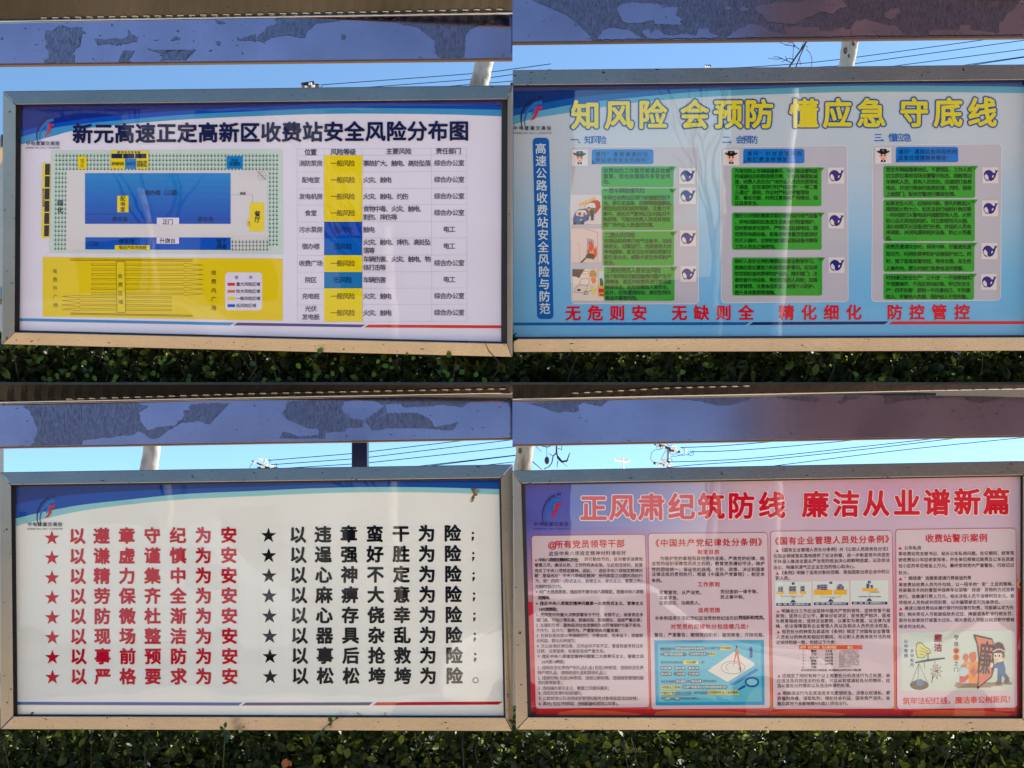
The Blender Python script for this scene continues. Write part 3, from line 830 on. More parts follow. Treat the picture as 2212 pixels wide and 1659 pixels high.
# ---- risk map board
def board_map():
    pl = UNITS['UL']['pl']; ps = poster('UL', WHITE); J = edges('UL')
    pr = Print(pl)
    L, R = J[0][0] - 4, J[1][0] + 4
    swoosh(pr, 'UL', [
        ([(L, 313)] + T(0, 0, [(440, 1180), (640, 1128), (1000, 1080), (1600, 1032), (2212, 1003)]) + T(1, 0, [(600, 984), (1100, 982), (1700, 990), (2120, 1004)]), ink(60, 150, 216)),
        ([(L, 297)] + T(0, 0, [(440, 1112), (640, 1078), (1000, 1042), (1600, 990), (2212, 960)]) + T(1, 0, [(600, 935), (1100, 934), (1700, 940), (2120, 949)]), ink(0, 74, 200)),
        ([(L, 284)] + T(0, 0, [(440, 1072), (800, 1018), (1200, 980), (1600, 953), (2212, 924)]) + T(1, 0, [(600, 897), (1100, 892), (1700, 900), (2120, 914)]), ink(4, 36, 146))])
    pr.build('header_swoosh_print', ps)
    pr = Print(pl).tile(0, 0)
    logo_block(pr, 310, 990, 155, 190, 222, 517, 1240, 1277, ink(34, 40, 96))
    pr.build('company_logo', ps)
    pr = Print(pl)
    t = '新元高速正定高新区收费站安全风险分布图'
    pr.text(t, 156, 1014, 289.5, 39, NAVY, 5, .032, 3, cy2=283)
    pr.build('title_lettering', ps)
    # site map
    pr = Print(pl)
    pr.poly([(107, 547), (612, 549), (610, 322), (110, 325)], ink(196, 216, 214), 1)
    pr.poly([(142, 540), (578, 541), (576, 364), (142, 366)], ink(214, 214, 222), 2)
    gr = ink(0, 112, 92)
    def arrow(x, y):
        pr.line([(x, y - 3.4), (x, y + 3)], 1.1, gr, 3)
        pr.line([(x - 2.3, y + .2), (x, y + 3.4), (x + 2.3, y + .2)], 1.1, gr, 3)
    for k in range(65):
        for r_ in range(4): arrow(121.5 + 7.45 * k, 336 + 9.5 * r_ - .3)
    for k in range(18):
        for c_ in range(4): arrow(121 + 7 * c_ - .09 * k, 374 + 9.55 * k)
    for k in range(18):
        for c_ in range(3): arrow(583 + 7.5 * c_, 374 + 9.0 * k)
    for k in range(11):
        for r_ in range(3): arrow(502 + 7.5 * k, 521.5 + 8.2 * r_)
    pr.tile(0, 0)
    pr.rect(672, 1352, 750, 1460, YEL, 4); pr.char('箱', 711, 1390, 34, DARKT); pr.char('变', 711, 1430, 34, DARKT)
    pr.rect(957, 1303, 1283, 1458, YEL, 4); pr.text('屋顶光伏发电板', 1010, 1216, 1316, 20, DARKT, 6)
    cell = ink(26, 36, 92)
    for a in (962, 1064, 1168): pr.rect(a, 1328, a + 96, 1368, cell, 5)
    pr.rect(1080, 1371, 1177, 1458, SKYB, 5); pr.text('储藏室', 1086, 1172, 1415, 28, ink(10, 80, 160), 6)
    pr.text('发电机房', 962, 1070, 1415, 28, DARKT, 6)
    pr.text('综合消', 1184, 1268, 1402, 27, DARKT, 6); pr.text('防泵站', 1184, 1268, 1430, 27, DARKT, 6)
    pr.rect(1958, 1350, 2096, 1458, SKYB, 4); pr.text('污水', 1996, 2058, 1388, 32, ink(8, 60, 110), 6); pr.text('处理间', 1980, 2074, 1418, 32, ink(8, 60, 110), 6)
    pr.poly([(360, 2055), (428, 2055), (436, 1410), (370, 1410)], YEL, 4)
    for a in range(6): pr.poly([(388 - a * 1.6, 1512 + a * 106), (430 - a * 1.6, 1512 + a * 106), (432 - a * 1.6, 1416 + a * 106), (390 - a * 1.6, 1416 + a * 106)], ink(38, 26, 40), 5)
    pr.vtext('屋顶光伏发电板', 374, 1640, 1776, 18, DARKT, 6)
    b1, b2, b3 = ink(14, 128, 214), ink(12, 108, 204), ink(8, 84, 192)
    for k in range(8):
        y0, y1 = 374 + 109.5 * k / 8, 374 + 109.5 * (k + 1) / 8
        u = k / 7
        pr.fr(0, 0, 1); pr.rect(183.6, y0, 498, y1, ink(lerp(18, 6, u), lerp(130, 78, u), lerp(212, 190, u)), 4)
    pr.tile(0, 0)
    dk = ink(8, 44, 100)
    pr.text('宿办楼（三层）', 1252, 1566, 1666, 42, dk, 6)
    pr.tile(0, 1)
    pr.line([(735, 192), (1012, 192)], 2, dk, 6)
    pr.rect(1013, 33, 1110, 175, YEL, 5); pr.vtext('配电室', 1061, 58, 152, 40, DARKT, 6)
    pr.text('停车场', 966, 1102, 235, 40, dk, 6, .018); pr.text('停车场', 1706, 1844, 235, 40, dk, 6, .018)
    pr.rect(1355, 222, 1547, 280, WHITE, 5); pr.text('正门', 1404, 1496, 258, 42, BLACK, 6)
    pr.poly([(737, 496), (1993, 501), (1993, 393), (737, 391)], ink(6, 84, 196), 4)
    pr.text('门卫', 764, 850, 446, 40, dk, 6); pr.text('停车场', 1026, 1162, 427, 40, dk, 6, .018)
    pr.rect(1353, 392, 1546, 447, WHITE, 5); pr.text('升旗台', 1378, 1518, 421, 42, BLACK, 6)
    pr.rect(992, 460, 1294, 500, YEL, 5); pr.text('电动汽车充电桩', 1026, 1268, 481, 32, ink(70, 60, 10), 6)
    pr.text('地下', 1870, 1958, 426, 40, dk, 6); pr.text('通道', 1870, 1958, 470, 40, dk, 6)
    pr.rect(2158, 92, 2280, 340, YEL, 4); pr.vtext('餐厅', 2224, 190, 240, 46, BLACK, 6, .018)
    pr.rect(2138, 235, 2165, 305, YEL, 5); pr.vtext('正门', 2151, 262, 284, 18, DARKT, 6)
    pr.text('通道', 2072, 2122, 13, 24, DARKT, 5); pr.line([(1995, 24), (2182, 24), (2182, 90)], 2, GREY, 4)
    pr.vtext('绿化', 519, 98, 158, 48, ink(40, 60, 66), 6, .018)
    pr.tile(1, 0)
    pr.line([(10, 1478), (88, 1556)], 3, DARKT, 4); pr.ring(52, 1518, 36, 1.6, GREY, 4); pr.line([(52, 1478), (52, 1558)], 1.5, GREY, 4); pr.line([(14, 1518), (92, 1518)], 1.5, GREY, 4)
    pr.build('site_map_print', ps)
    # toll plaza plan
    pr = Print(pl).tile(0, 1)
    pr.poly([(368, 1074), (2442, 1113), (2442, 576), (368, 561)], ink(228, 204, 16), 1)
    ol = ink(84, 80, 20)
    for y in (578, 590): pr.line([(603, y), (1664, y + 8)], 4, ink(60, 50, 16), 2)
    for y in (1046, 1056): pr.line([(608, y), (1664, y + 19)], 4, ink(60, 50, 16), 2)
    def lane(y, xa, xb, head):
        h = 7
        if head > 0: pr.line([(xa, y - h - 3), (xb, y - h), (xb, y - 15), (xb + 165, y), (xb, y + 12), (xb, y + h), (xa, y + h - 3)], 2.6, ol, 2, True)
        else: pr.line([(xb, y + 14), (xa, y + h), (xa, y + 14), (xa - 155, y), (xa, y - 12), (xa, y - h), (xb, y + 2)], 2.6, ol, 2, True)
    for k in range(7): lane(631 + 41.6 * k, 791, 1590, 1)
    for k in range(4): lane(903 + 36.3 * k, 689, 1480, -1)
    pr.poly([(1012, 1041), (1084, 1042), (1078, 601), (1005, 601)], ink(230, 208, 40), 3); pr.line([(1012, 1041), (1084, 1042), (1078, 601), (1005, 601)], 3, ol, 4, True)
    tx = ink(96, 84, 20)
    pr.vtext('收费区域', 1038, 728, 950, 38, tx, 5, 0, 1043)
    pr.vtext('收费外广场', 475, 685, 978, 38, tx, 3, 0, 479); pr.vtext('收费内广场', 1847, 698, 1003, 40, tx, 3)
    pr.rr(1945, 695, 2264, 1022, 30, WHITE, 2)
    pr.char('图', 2044, 739, 28, DARKT); pr.char('例', 2166, 739, 28, DARKT)
    for k, (c, t) in enumerate(((ink(214, 50, 44), '重大风险区域'), (ink(206, 120, 80), '较大风险区域'), (YEL, '一般风险区域'), (BLUE, '低风险区域'))):
        y = 797 + 61.5 * k
        pr.rect(1966, y - 12, 2031, y + 13, c, 3); pr.text(t, 2040, 2249 if k < 3 else 2214, y, 31, ink(40, 30, 50) if k < 3 else NAVY, 3, .016)
    pr.build('toll_plaza_print', ps)
    # table
    pr = Print(pl)
    ys = [320.7, 335.2, 371, 407, 442.4, 478.5, 514.2, 551, 587.2, 622.6, 657.7, 694.5]
    xs = [642, 700.3, 782.4, 932, 1008.5]
    ln = ink(184, 184, 200)
    cols = [YEL, YEL, YEL, YEL, ink(0, 70, 186), ink(4, 96, 196), YEL, ink(30, 120, 190), YEL, YEL]
    for k, c in enumerate(cols): pr.rect(xs[1], ys[k + 1] + .3, xs[2], ys[k + 2] + .3, c, 2)
    for y in ys: pr.line([(xs[0], y + 1), (xs[4], y - .6)], .55, ln, 1)
    for x in xs: pr.line([(x - .3, ys[0]), (x + .6, ys[-1])], .55, ln, 1)
    H_ = ink(52, 50, 84)
    pr.text('位置', 658, 684, 329, 12.5, H_, 3, .016); pr.text('风险等级', 714, 769, 328.5, 12.5, H_, 3, .016); pr.text('主要风险', 834, 889, 327, 12.5, H_, 3, .016); pr.text('责任部门', 941.5, 996, 326.5, 12.5, H_, 3, .016)
    rows = [('消防泵房', '一般风险', ['事故扩大、触电、高处坠落'], '综合办公室'), ('配电室', '一般风险', ['火灾、触电'], '综合办公室'), ('发电机房', '一般风险', ['火灾、触电、灼伤'], '综合办公室'),
        ('食堂', '一般风险', ['食物中毒、火灾、触电、', '割伤、摔伤等'], '综合办公室'), ('污水泵房', '低风险', ['触电'], '电工'), ('宿办楼', '低风险', ['火灾、触电、摔伤、高处坠', '落等'], '电工'),
        ('收费广场', '一般风险', ['车辆伤害、火灾、触电、物', '体打击等'], '综合办公室'), ('院区', '低风险', ['车辆伤害'], '电工'), ('充电桩', '一般风险', ['火灾、触电'], '综合办公室'), ('光伏\n发电板', '一般风险', ['火灾、触电'], '综合办公室')]
    D_ = ink(80, 76, 100); Y_ = ink(104, 88, 20); B_ = ink(6, 44, 110)
    for k, (a, b, c, d) in enumerate(rows):
        y = (ys[k + 1] + ys[k + 2]) / 2
        for q, part in enumerate(a.split('\n')):
            n = len(part); yy = y if '\n' not in a else y - 9 + 18 * q
            xc = 671.5; pr.text(part, xc - n * 6.4, xc + n * 6.4, yy, 12, D_, 3)
        n = len(b); xc = 740.5; pr.text(b, xc - n * 6.5, xc + n * 6.5, y, 12.4, Y_ if n == 4 else B_, 3)
        for q, part in enumerate(c):
            yy = y if len(c) == 1 else y - 9 + 18 * q
            pr.text(part, 785, 785 + 12.1 * len(part), yy, 12.4, D_, 3)
        n = len(d); xc = 970.5; pr.text(d, xc - n * 6.5, xc + n * 6.5, y - .8, 12.4, D_, 3)
    pr.build('risk_table_print', ps)
    pr = Print(pl)
    stripe(pr, [(36, 687.4, 502, 697, 5.8, ink(44, 134, 204)), (509, 697, 785, 701.3, 5.8, ink(86, 74, 140)), (792, 701.3, 1090, 703, 6, ink(214, 56, 46))])
    pr.build('footer_stripe_print', ps)
board_map()

# ---- speech box board
def whale(pr, x, y, s, L=5):
    """a whale curled into a ring, tail up"""
    bl = ink(36, 34, 124); wh = ink(214, 208, 214)
    pr.rect(x, y, x + s, y + s, wh, L)
    P = lambda pts: [(x + u * s, y + v * s) for u, v in pts]
    pr.poly(P([(.10, .62), (.08, .44), (.16, .26), (.32, .16), (.50, .17), (.62, .26), (.70, .36), (.78, .34), (.82, .26), (.80, .14), (.88, .20), (.98, .16), (.95, .28), (.88, .36), (.86, .48), (.80, .64), (.70, .78), (.54, .86), (.42, .82), (.32, .86), (.20, .80)]), bl, L + 1)
    pr.poly(P([(.14, .62), (.14, .50), (.24, .40), (.34, .52), (.40, .66), (.36, .70), (.42, .80), (.30, .78), (.20, .72)]), wh, L + 2)
    pr.poly(P([(.62, .52), (.72, .48), (.70, .60), (.62, .66)]), wh, L + 2)

def officer(pr, x, y, s, L=4):
    """head of a uniformed toll collector with a peaked hat on a white card"""
    pr.rect(x, y, x + s, y + s, ink(214, 208, 214), L)
    E = lambda u, v, r, m, l, ry=None: pr.disc(x + u * s, y + v * s, r * s, m, l, 18, None if ry is None else ry * s)
    skin = ink(238, 186, 168); hat = ink(26, 28, 34); pk = ink(150, 60, 70)
    E(.50, .50, .24, skin, L + 1, .27)
    E(.50, .33, .25, ink(30, 22, 24), L + 2, .09)
    P = lambda pts: [(x + u * s, y + v * s) for u, v in pts]
    pr.poly(P([(.14, .30), (.10, .20), (.26, .24), (.32, .10), (.68, .10), (.74, .24), (.90, .20), (.86, .30), (.68, .38), (.32, .38)]), hat, L + 3)
    E(.50, .19, .06, ink(120, 120, 130), L + 4)
    for u in (.40, .60): E(u, .50, .045, ink(40, 26, 24), L + 4, .05); pr.line(P([(u - .06, .43), (u + .06, .42)]), .025 * s, hat, L + 4)
    for u in (.36, .64): E(u, .58, .05, ink(236, 150, 140), L + 3, .03)
    pr.line(P([(.44, .66), (.50, .68), (.56, .66)]), .03 * s, pk, L + 4)
    pr.poly(P([(.36, .90), (.36, .78), (.50, .74), (.64, .78), (.64, .90)]), ink(30, 30, 36), L + 2)
    pr.poly(P([(.48, .86), (.46, .77), (.54, .77), (.52, .86)]), ink(214, 208, 214), L + 3)

def board_speech():
    U = UNITS['UR']; pl = U['pl']; J = U['J']
    ps = poster('UR', ink(180, 194, 212))
    X0, X1 = J[0][0] - 4, J[1][0] + 4
    def colour(u, v):
        w = min(1, max(0, (v - .28) / .5))
        return [lerp(p, q, w) for p, q in zip((182, 196, 212), (112, 178, 226))]
    wash('UR', colour, ps, (X0, X0), (X1, X1), (181, 168), (736, 732))
    pr = Print(pl)
    a, b = X0, X1
    sw = [
        ([(a, 275)] + T(2, 0, [(5, 1080), (200, 1020), (400, 988), (700, 940), (1000, 893), (1600, 842), (2212, 816)]) + T(3, 0, [(600, 797), (1100, 792), (1700, 798), (2212, 805)]) + [(b, 376 - 174)], ink(86, 160, 200)),
        ([(a, 256)] + T(2, 0, [(5, 1003), (300, 945), (600, 892), (1000, 848), (1600, 792), (2212, 765)]) + T(3, 0, [(600, 744), (1100, 739), (1700, 743), (2212, 749)]) + [(b, 188)], ink(4, 84, 172)),
        ([(a, 241)] + T(2, 0, [(5, 945), (300, 885), (600, 836), (1000, 797), (1600, 760), (2212, 742)]) + T(3, 0, [(600, 724), (1100, 718), (1700, 722), (2212, 726)]) + [(b, 182)], ink(4, 44, 126))]
    swoosh(pr, 'UR', [(k, m) for k, m in sw])
    pr.build('header_swoosh_print', ps)
    pr = Print(pl).tile(2, 0)
    logo_block(pr, 70, 830, 190, 215, 6, 345, 1108, 1150, ink(40, 46, 64), ink(20, 26, 70))
    pr.build('company_logo', ps)
    pr = Print(pl)
    xs = [1264.7, 1337, 1409.7, 1500.5, 1573, 1639.5, 1736.5, 1809, 1882.7, 1975.2, 2048.2, 2122]
    for ch, x in zip('知风险会预防懂应急守底线', xs):
        y = lerp(249.5, 243.5, (x - 1264) / 858)
        pr.char(ch, x, y, 57, ink(22, 84, 160), 5, .075, 3, .98); pr.char(ch, x, y, 57, ink(212, 200, 40), 7, .030, 3, .98)
    pr.build('title_lettering', ps)
    pr = Print(pl)
    bl = ink(26, 100, 190)
    pr.text('一、知风险', 1234, 1309, 302.5, 16.5, bl, 4, .012); pr.text('二、会预防', 1561, 1636, 302, 16.5, bl, 4, .012); pr.text('三、懂应急', 1889, 1968, 297.5, 17, bl, 4, .012)
    pr.build('subtitle_lettering', ps)
    pr = Print(pl)
    pr.rr(1150.5, 297.5, 1186, 689.2, 9, ink(18, 92, 176), 3, sk=10)
    pr.vtext('高速公路收费站安全风险与防范', 1168, 321.3, 667, 21.5, ink(196, 216, 232), 5, .016, 1177)
    pr.build('side_banner_print', ps)
    pan = ink(180, 180, 196); edge = ink(214, 220, 224)
    GRN = ink(50, 154, 46); TXT = ink(14, 62, 20); BUB = ink(14, 112, 204); BTX = ink(8, 52, 96)
    def column(frame, sk, dy, av, bub, btx, boxes, whales):
        pr = Print(pl)
        x0, y0, x1, y1 = frame
        o = pr.rr(x0, y0, x1, y1, 9, pan, 2, sk=sk, dy=dy)
        pr.line(o, 1.2, edge, 3, True)
        officer(pr, *av)
        bx0, by0, bx1, by1 = bub
        pr.rr(bx0, by0, bx1, by1, 5, BUB, 4); pr.poly([(bx0 - 1, by1 + .4), (bx0 + 8, by1), (bx0 + 2, by1 - 9)], BUB, 4)
        for (t, xa, xb, y, h) in btx: pr.text(t, xa, xb, y, h, BTX, 5)
        for (gx0, gy0, gx1, gy1, lines) in boxes:
            pr.rr(gx0, gy0, gx1, gy1, 4.5, GRN, 4); pr.poly([(gx1 - 7, gy0 + 7), (gx1, gy0 + 9), (gx1 + 7, gy0 + .2), (gx1 - 8, gy0)], GRN, 4)
            for (t, xa, xb, y, h, bold) in lines: pr.text(t, xa, xb, y, h, TXT, 6, bold)
        for (wx, wy, ws) in whales: whale(pr, wx, wy, ws)
        pr.build('speech_column_print', ps)
    def block(lines, xa, pitch, y0, dy, h, last=None, bold=.018):
        out = []
        for k, t in enumerate(lines):
            out.append((t, xa, xa + pitch * sum(.55 if ord(c) < 128 else 1 for c in t), y0 + dy * k, h, bold))
        return out
    q = lambda i, j, x, y: (553 * i + x / 4, 414.75 * j + y / 4)
    # first column
    c1 = [(1299, 359.5, 1455, 404.5, block(['收费站的工作虽然普通且枯燥', '重复，但也会面临许多安全风', '险。'], 1303, 11.2, 368.5, 12.2, 9.6)),
          (1299.5, 407, 1455, 497.2, [('一是车辆碰撞风险', 1304, 1393, 411.8, 10.4, .012)] + block(['车辆在收费站区域行驶速度控制不', '当，易引发追尾、刮擦等碰撞事故。', '原因包括司机疲劳驾驶，注意力不', '集中，恶劣天气影响以及对路况不', '熟悉等，可能对收费人员或其他收', '费广场作业人员造成伤害。'], 1303, 9.7, 427, 11.75, 9.4)),
          (1302, 499.8, 1456, 574, [('二是火灾风险', 1307, 1371, 508, 10.6, .016)] + block(['收费站和岗亭内电气设备多，如线', '路老化、过载运行，违规使用大功', '率电器等，甚至过往车辆自燃都可', '能引发火灾，威胁大家生命和财产', '安全。'], 1305, 9.7, 520.5, 11.8, 9.2)),
          (1304.5, 576, 1457, 649.8, [('三是收费员人身安全风险', 1309, 1427, 584, 10.6, .016)] + block(['极个别司机可能因缴费问题产生不', '满情绪，甚至对收费员进行言语或', '肢体攻击，危及收费员人身安全。', '此外，还有遭遇抢劫、高空坠物及', '食品中毒等风险。'], 1307, 9.55, 597, 11.7, 9.2))]
    column((1231.5, 316.5, 1506, 656), 3, .5, (1234.7, 323.2, 35), (1278.5, 322.6, 1411.5, 354.5), [('请问“普普通通的收', 1285, 1401, 333.3, 9.6), ('费站会有安全风险吗”', 1285, 1409, 345.6, 9.6)], c1,
           [(1467, 362.5, 35), (1467, 405, 36), (1468.5, 497.2, 35), (1470, 574.8, 34)])
    c2 = [(1580.5, 361.7, 1774.5, 445.3, block(['为有效防止车辆碰撞事件，收费站设置明显', '的减速标志和限速提示牌，引导车辆提前减', '速，收费人员及在广场作业人员优先使用地', '下通道，在车道穿行时严格遵守“一停二看', '三通过”原则，作业时严格遵守管理规', '定，着反光服，时刻注意观察广场情况，保', '证自身安全。'], 1587, 9.45, 369.5, 11.6, 9)),
          (1581.5, 459, 1775, 539.5, block(['做好火灾预防需要定期对收费站内电气设备', '、供电线路和应急逃生设备进行检查维护，', '及时更换老化部件，严禁私拉乱接电线，规', '范使用电器设备。配备足够数量且性能良好', '的灭火器材，定期检查消防设施设备并确保', '工作人员会正确使用。'], 1587, 9.45, 466, 13.4, 9)),
          (1582, 556, 1776, 638.5, block(['做好人身安全预防需要加强安全教育学习，', '提高应急处置能力和自我保护意识。应当采', '取定期检查收费亭防护设施，随手锁门；注', '意检查外场设备，降低坠落伤人风险；加强', '食堂管理，注意食品安全；加强个人防护，', '提升身体素质等措施。'], 1587, 9.4, 564.5, 13.5, 9))]
    column((1556, 317.5, 1830.5, 654.5), 2, -3, (1562, 322.5, 35), (1605.5, 321.5, 1737.7, 352.5), [('请问“针对这些风险', 1612, 1734, 331.8, 9.6), ('我们要怎样预防”', 1612, 1716, 344.5, 9.6)], c2,
           [(1788.5, 361.7, 35), (1788.7, 459, 34.5), (1789.8, 555.5, 34.5)])
    c3 = [(1908.5, 358.3, 2106.5, 427.5, block(['发生车辆碰撞事故后，不要慌乱，工作人员', '应立即在事故现场设置警示标志，疏散周边', '车辆和人员，若有人员受伤，迅速拨打急救', '电话，并进行简单的急救处理，同时，报告', '上级部门，配合交警进行事故处理。'], 1914, 9.75, 366.5, 13.2, 9.4)),
          (1908.5, 431, 2105.7, 521, block(['如果发生火灾，应保持冷静，首先判断起火', '原因和火势大小，如无法自行组织扑救应第', '一时间拨打火警电话并疏散现场人员，火势', '较小且无其他危险的，可立即使用灭火器、', '消火栓等灭火设备进行扑救，并组织人员有', '序疏散，关闭电源和相关设备，防止火势蔓', '延。'], 1914, 9.7, 439.5, 12.55, 9.4)),
          (1908.5, 524.3, 2104.7, 587.2, block(['收费员遭遇攻击时，保持冷静，尽量避免激', '怒对方，利用收费亭防护设施保护自己。同', '时，按下紧急报警按钮，等待支援。发生伤', '人事件的，要及时拨打急救电话并报警。'], 1914, 9.7, 533.2, 15.6, 9.2)),
          (1908.5, 591, 2104, 647.2, block(['时刻谨记安全生产“三不违”一不违章指挥、', '不违章操作、不违反劳动纪律。牢记安全生', '产“四不伤害”原则一不伤害自己、不伤害', '他人、不被他人伤害、保护他人不受伤害。'], 1914, 9.6, 599.8, 13.8, 9.2))]
    column((1885.3, 313.8, 2164, 651.5), -2.5, -3, (1890.2, 318, 35.5), (1935.3, 317.4, 2070, 350.5), [('请问“遇到这些风险时的', 1940, 2068, 328, 9.8), ('应急处理措施有哪些”', 1940, 2056, 341, 9.8)], c3,
           [(2122, 361.5, 34.5), (2121.5, 432.8, 34.5), (2119.8, 524.8, 35), (2118.5, 591.5, 34.5)])
    # three small drawings beside the first column
    pr = Print(pl).fr(1220.5, 334.8, .10742)
    pr.rect(105, 800, 735, 1420, ink(206, 200, 210), 4)
    P5 = lambda pts, m, L=5: pr.poly(pts, m, L)
    P5([(620, 1180), (720, 1050), (700, 940), (640, 900), (560, 920), (420, 980), (380, 1080), (480, 1240), (600, 1180)], ink(178, 36, 50))
    P5([(480, 1250), (610, 1170), (600, 1060), (500, 1060), (450, 1110)], ink(90, 120, 60), 6)
    P5([(385, 1075), (430, 990), (520, 960), (600, 970), (620, 1060), (520, 1070)], ink(214, 214, 216), 6)
    P5([(545, 935), (570, 910), (650, 905), (665, 930)], ink(214, 40, 40), 6)
    P5([(165, 1390), (160, 1280), (195, 1180), (250, 1110), (300, 1085), (400, 1085), (455, 1150), (485, 1230), (470, 1310), (390, 1350), (370, 1395)], ink(22, 84, 156), 6)
    P5([(215, 1195), (245, 1120), (320, 1105), (410, 1110), (450, 1190), (350, 1240), (230, 1220)], ink(206, 214, 216), 7)
    P5([(260, 1215), (270, 1150), (320, 1150), (330, 1215)], ink(170, 60, 50), 8); P5([(365, 1225), (370, 1160), (405, 1160), (410, 1220)], ink(170, 60, 50), 8)
    pr.disc(200, 1370, 28, BLACK, 8, 14); pr.disc(355, 1365, 30, BLACK, 8, 14); pr.disc(455, 1290, 24, BLACK, 8, 14); P5([(280, 1310), (340, 1285), (330, 1320)], ink(224, 214, 120), 8)
    P5([(505, 1180), (515, 1100), (570, 1110), (585, 1190), (575, 1315), (510, 1318), (545, 1295), (530, 1200)], ink(26, 50, 120), 8); P5([(525, 1310), (520, 1190), (575, 1190), (575, 1315)], ink(90, 26, 40), 9)
    pr.disc(480, 1085, 34, ink(214, 160, 140), 9, 14); P5([(450, 1075), (460, 1045), (505, 1050), (500, 1075)], ink(30, 20, 20), 10)
    for a, y in ((290, 980), (345, 960), (395, 930), (470, 905), (520, 885), (560, 870)): P5([(a, y + 55), (a + 45, y + 40), (a + 40, y - 30), (a + 5, y - 15)], ink(224, 170, 30), 6)
    pr.line([(130, 1402), (735, 1402)], 5, ink(90, 90, 110), 6)
    pr.fr(1220.5, 513.0, .10742)
    pr.rect(110, -180, 735, 500, ink(214, 196, 196), 4)
    pr.line([(400, -170), (655, -100), (655, 495)], 4, BLACK, 5); pr.line([(215, 110), (280, 110), (270, 170), (290, 210), (290, 480)], 3, GREY, 5)
    P5([(595, 470), (520, 430), (440, 420), (445, 10), (580, 50)], ink(160, 154, 160), 5); pr.line([(483, 80), (490, 130)], 12, BLACK, 6)
    P5([(460, 330), (435, 240), (470, 270), (490, 150), (520, 90), (515, 20), (560, 120), (580, 250), (610, 210), (625, 160), (635, 230), (640, 360), (600, 415), (500, 420)], ink(214, 36, 36), 6)
    P5([(490, 320), (510, 250), (540, 290), (555, 220), (590, 320), (570, 380)], ink(232, 140, 50), 7)
    P5([(300, 505), (425, 385), (430, 345), (470, 315), (580, 330), (585, 425), (520, 425), (440, 410), (345, 505)], ink(48, 30, 34), 8)
    pr.rect(150, 635, 780, 1270, ink(218, 206, 200), 4)
    pr.poly([(150, 780), (230, 790), (290, 820), (310, 770), (350, 700), (400, 640), (150, 637)], ink(70, 46, 54), 5)
    car = ink(84, 66, 60)
    pr.line([(195, 1115), (190, 1050), (215, 1010), (280, 960), (320, 850), (350, 832), (480, 825), (500, 850), (460, 960), (300, 955)], 7, car, 5); pr.line([(195, 1115), (260, 1100), (400, 1120), (420, 1090), (640, 1050)], 7, car, 5); pr.line([(400, 1085), (460, 965)], 5, car, 5)
    pr.rect(245, 1035, 315, 1075, car, 5); pr.ring(425, 1110, 32, 8, car, 5, 14); pr.line([(370, 1142), (460, 1142)], 10, car, 5)
    pr.rect(357, 685, 470, 725, ink(236, 232, 228), 5); pr.line([(357, 685), (470, 685), (470, 725), (357, 725)], 5, car, 6, True)
    pr.poly([(490, 790), (500, 680), (540, 650), (600, 655), (630, 700), (640, 800)], ink(186, 140, 70), 6); pr.line([(500, 735), (635, 745)], 6, car, 7)
    pr.poly([(520, 840), (540, 800), (610, 810), (630, 870), (600, 930), (550, 930)], ink(222, 110, 70), 6); pr.poly([(480, 950), (520, 920), (640, 940), (650, 970), (560, 980)], ink(222, 200, 190), 7)
    pr.poly([(510, 1000), (560, 985), (620, 1110), (570, 1160)], ink(228, 208, 70), 7)
    pr.poly([(665, 1190), (780, 1200), (780, 650), (650, 640)], ink(206, 180, 70), 5); pr.poly([(680, 970), (780, 980), (780, 665), (670, 670)], ink(180, 206, 222), 6)
    pr.poly([(700, 970), (700, 830), (740, 815), (765, 880), (775, 975)], ink(60, 36, 50), 7); pr.poly([(675, 1110), (785, 1110), (785, 1030), (675, 1025)], ink(204, 40, 44), 6); pr.poly([(690, 1170), (785, 1185), (785, 1140), (690, 1130)], ink(204, 40, 44), 6)
    pr.build('cartoon_print', ps)
    pr = Print(pl)
    xs = [1238, 1286, 1333.5, 1381, 1467.7, 1515.2, 1563.5, 1611.7, 1699, 1747.7, 1796, 1844.5, 1932.7, 1980.7, 2029, 2078.2]
    for ch, x in zip('无危则安无缺则全精化细化防控管控', xs): pr.char(ch, x, lerp(677, 674.5, (x - 1238) / 840), 30, ink(206, 16, 40), 4, .030, 3)
    pr.build('slogan_lettering', ps)
    pr = Print(pl)
    stripe(pr, [(X0, 696.8, 1616, 695.8, 6.2, ink(20, 94, 170)), (1623, 695.8, 1916, 694.2, 6.4, ink(20, 44, 104)), (1924, 694.2, X1, 693.6, 6.6, ink(206, 44, 44))])
    pr.build('footer_stripe_print', ps)
board_speech()

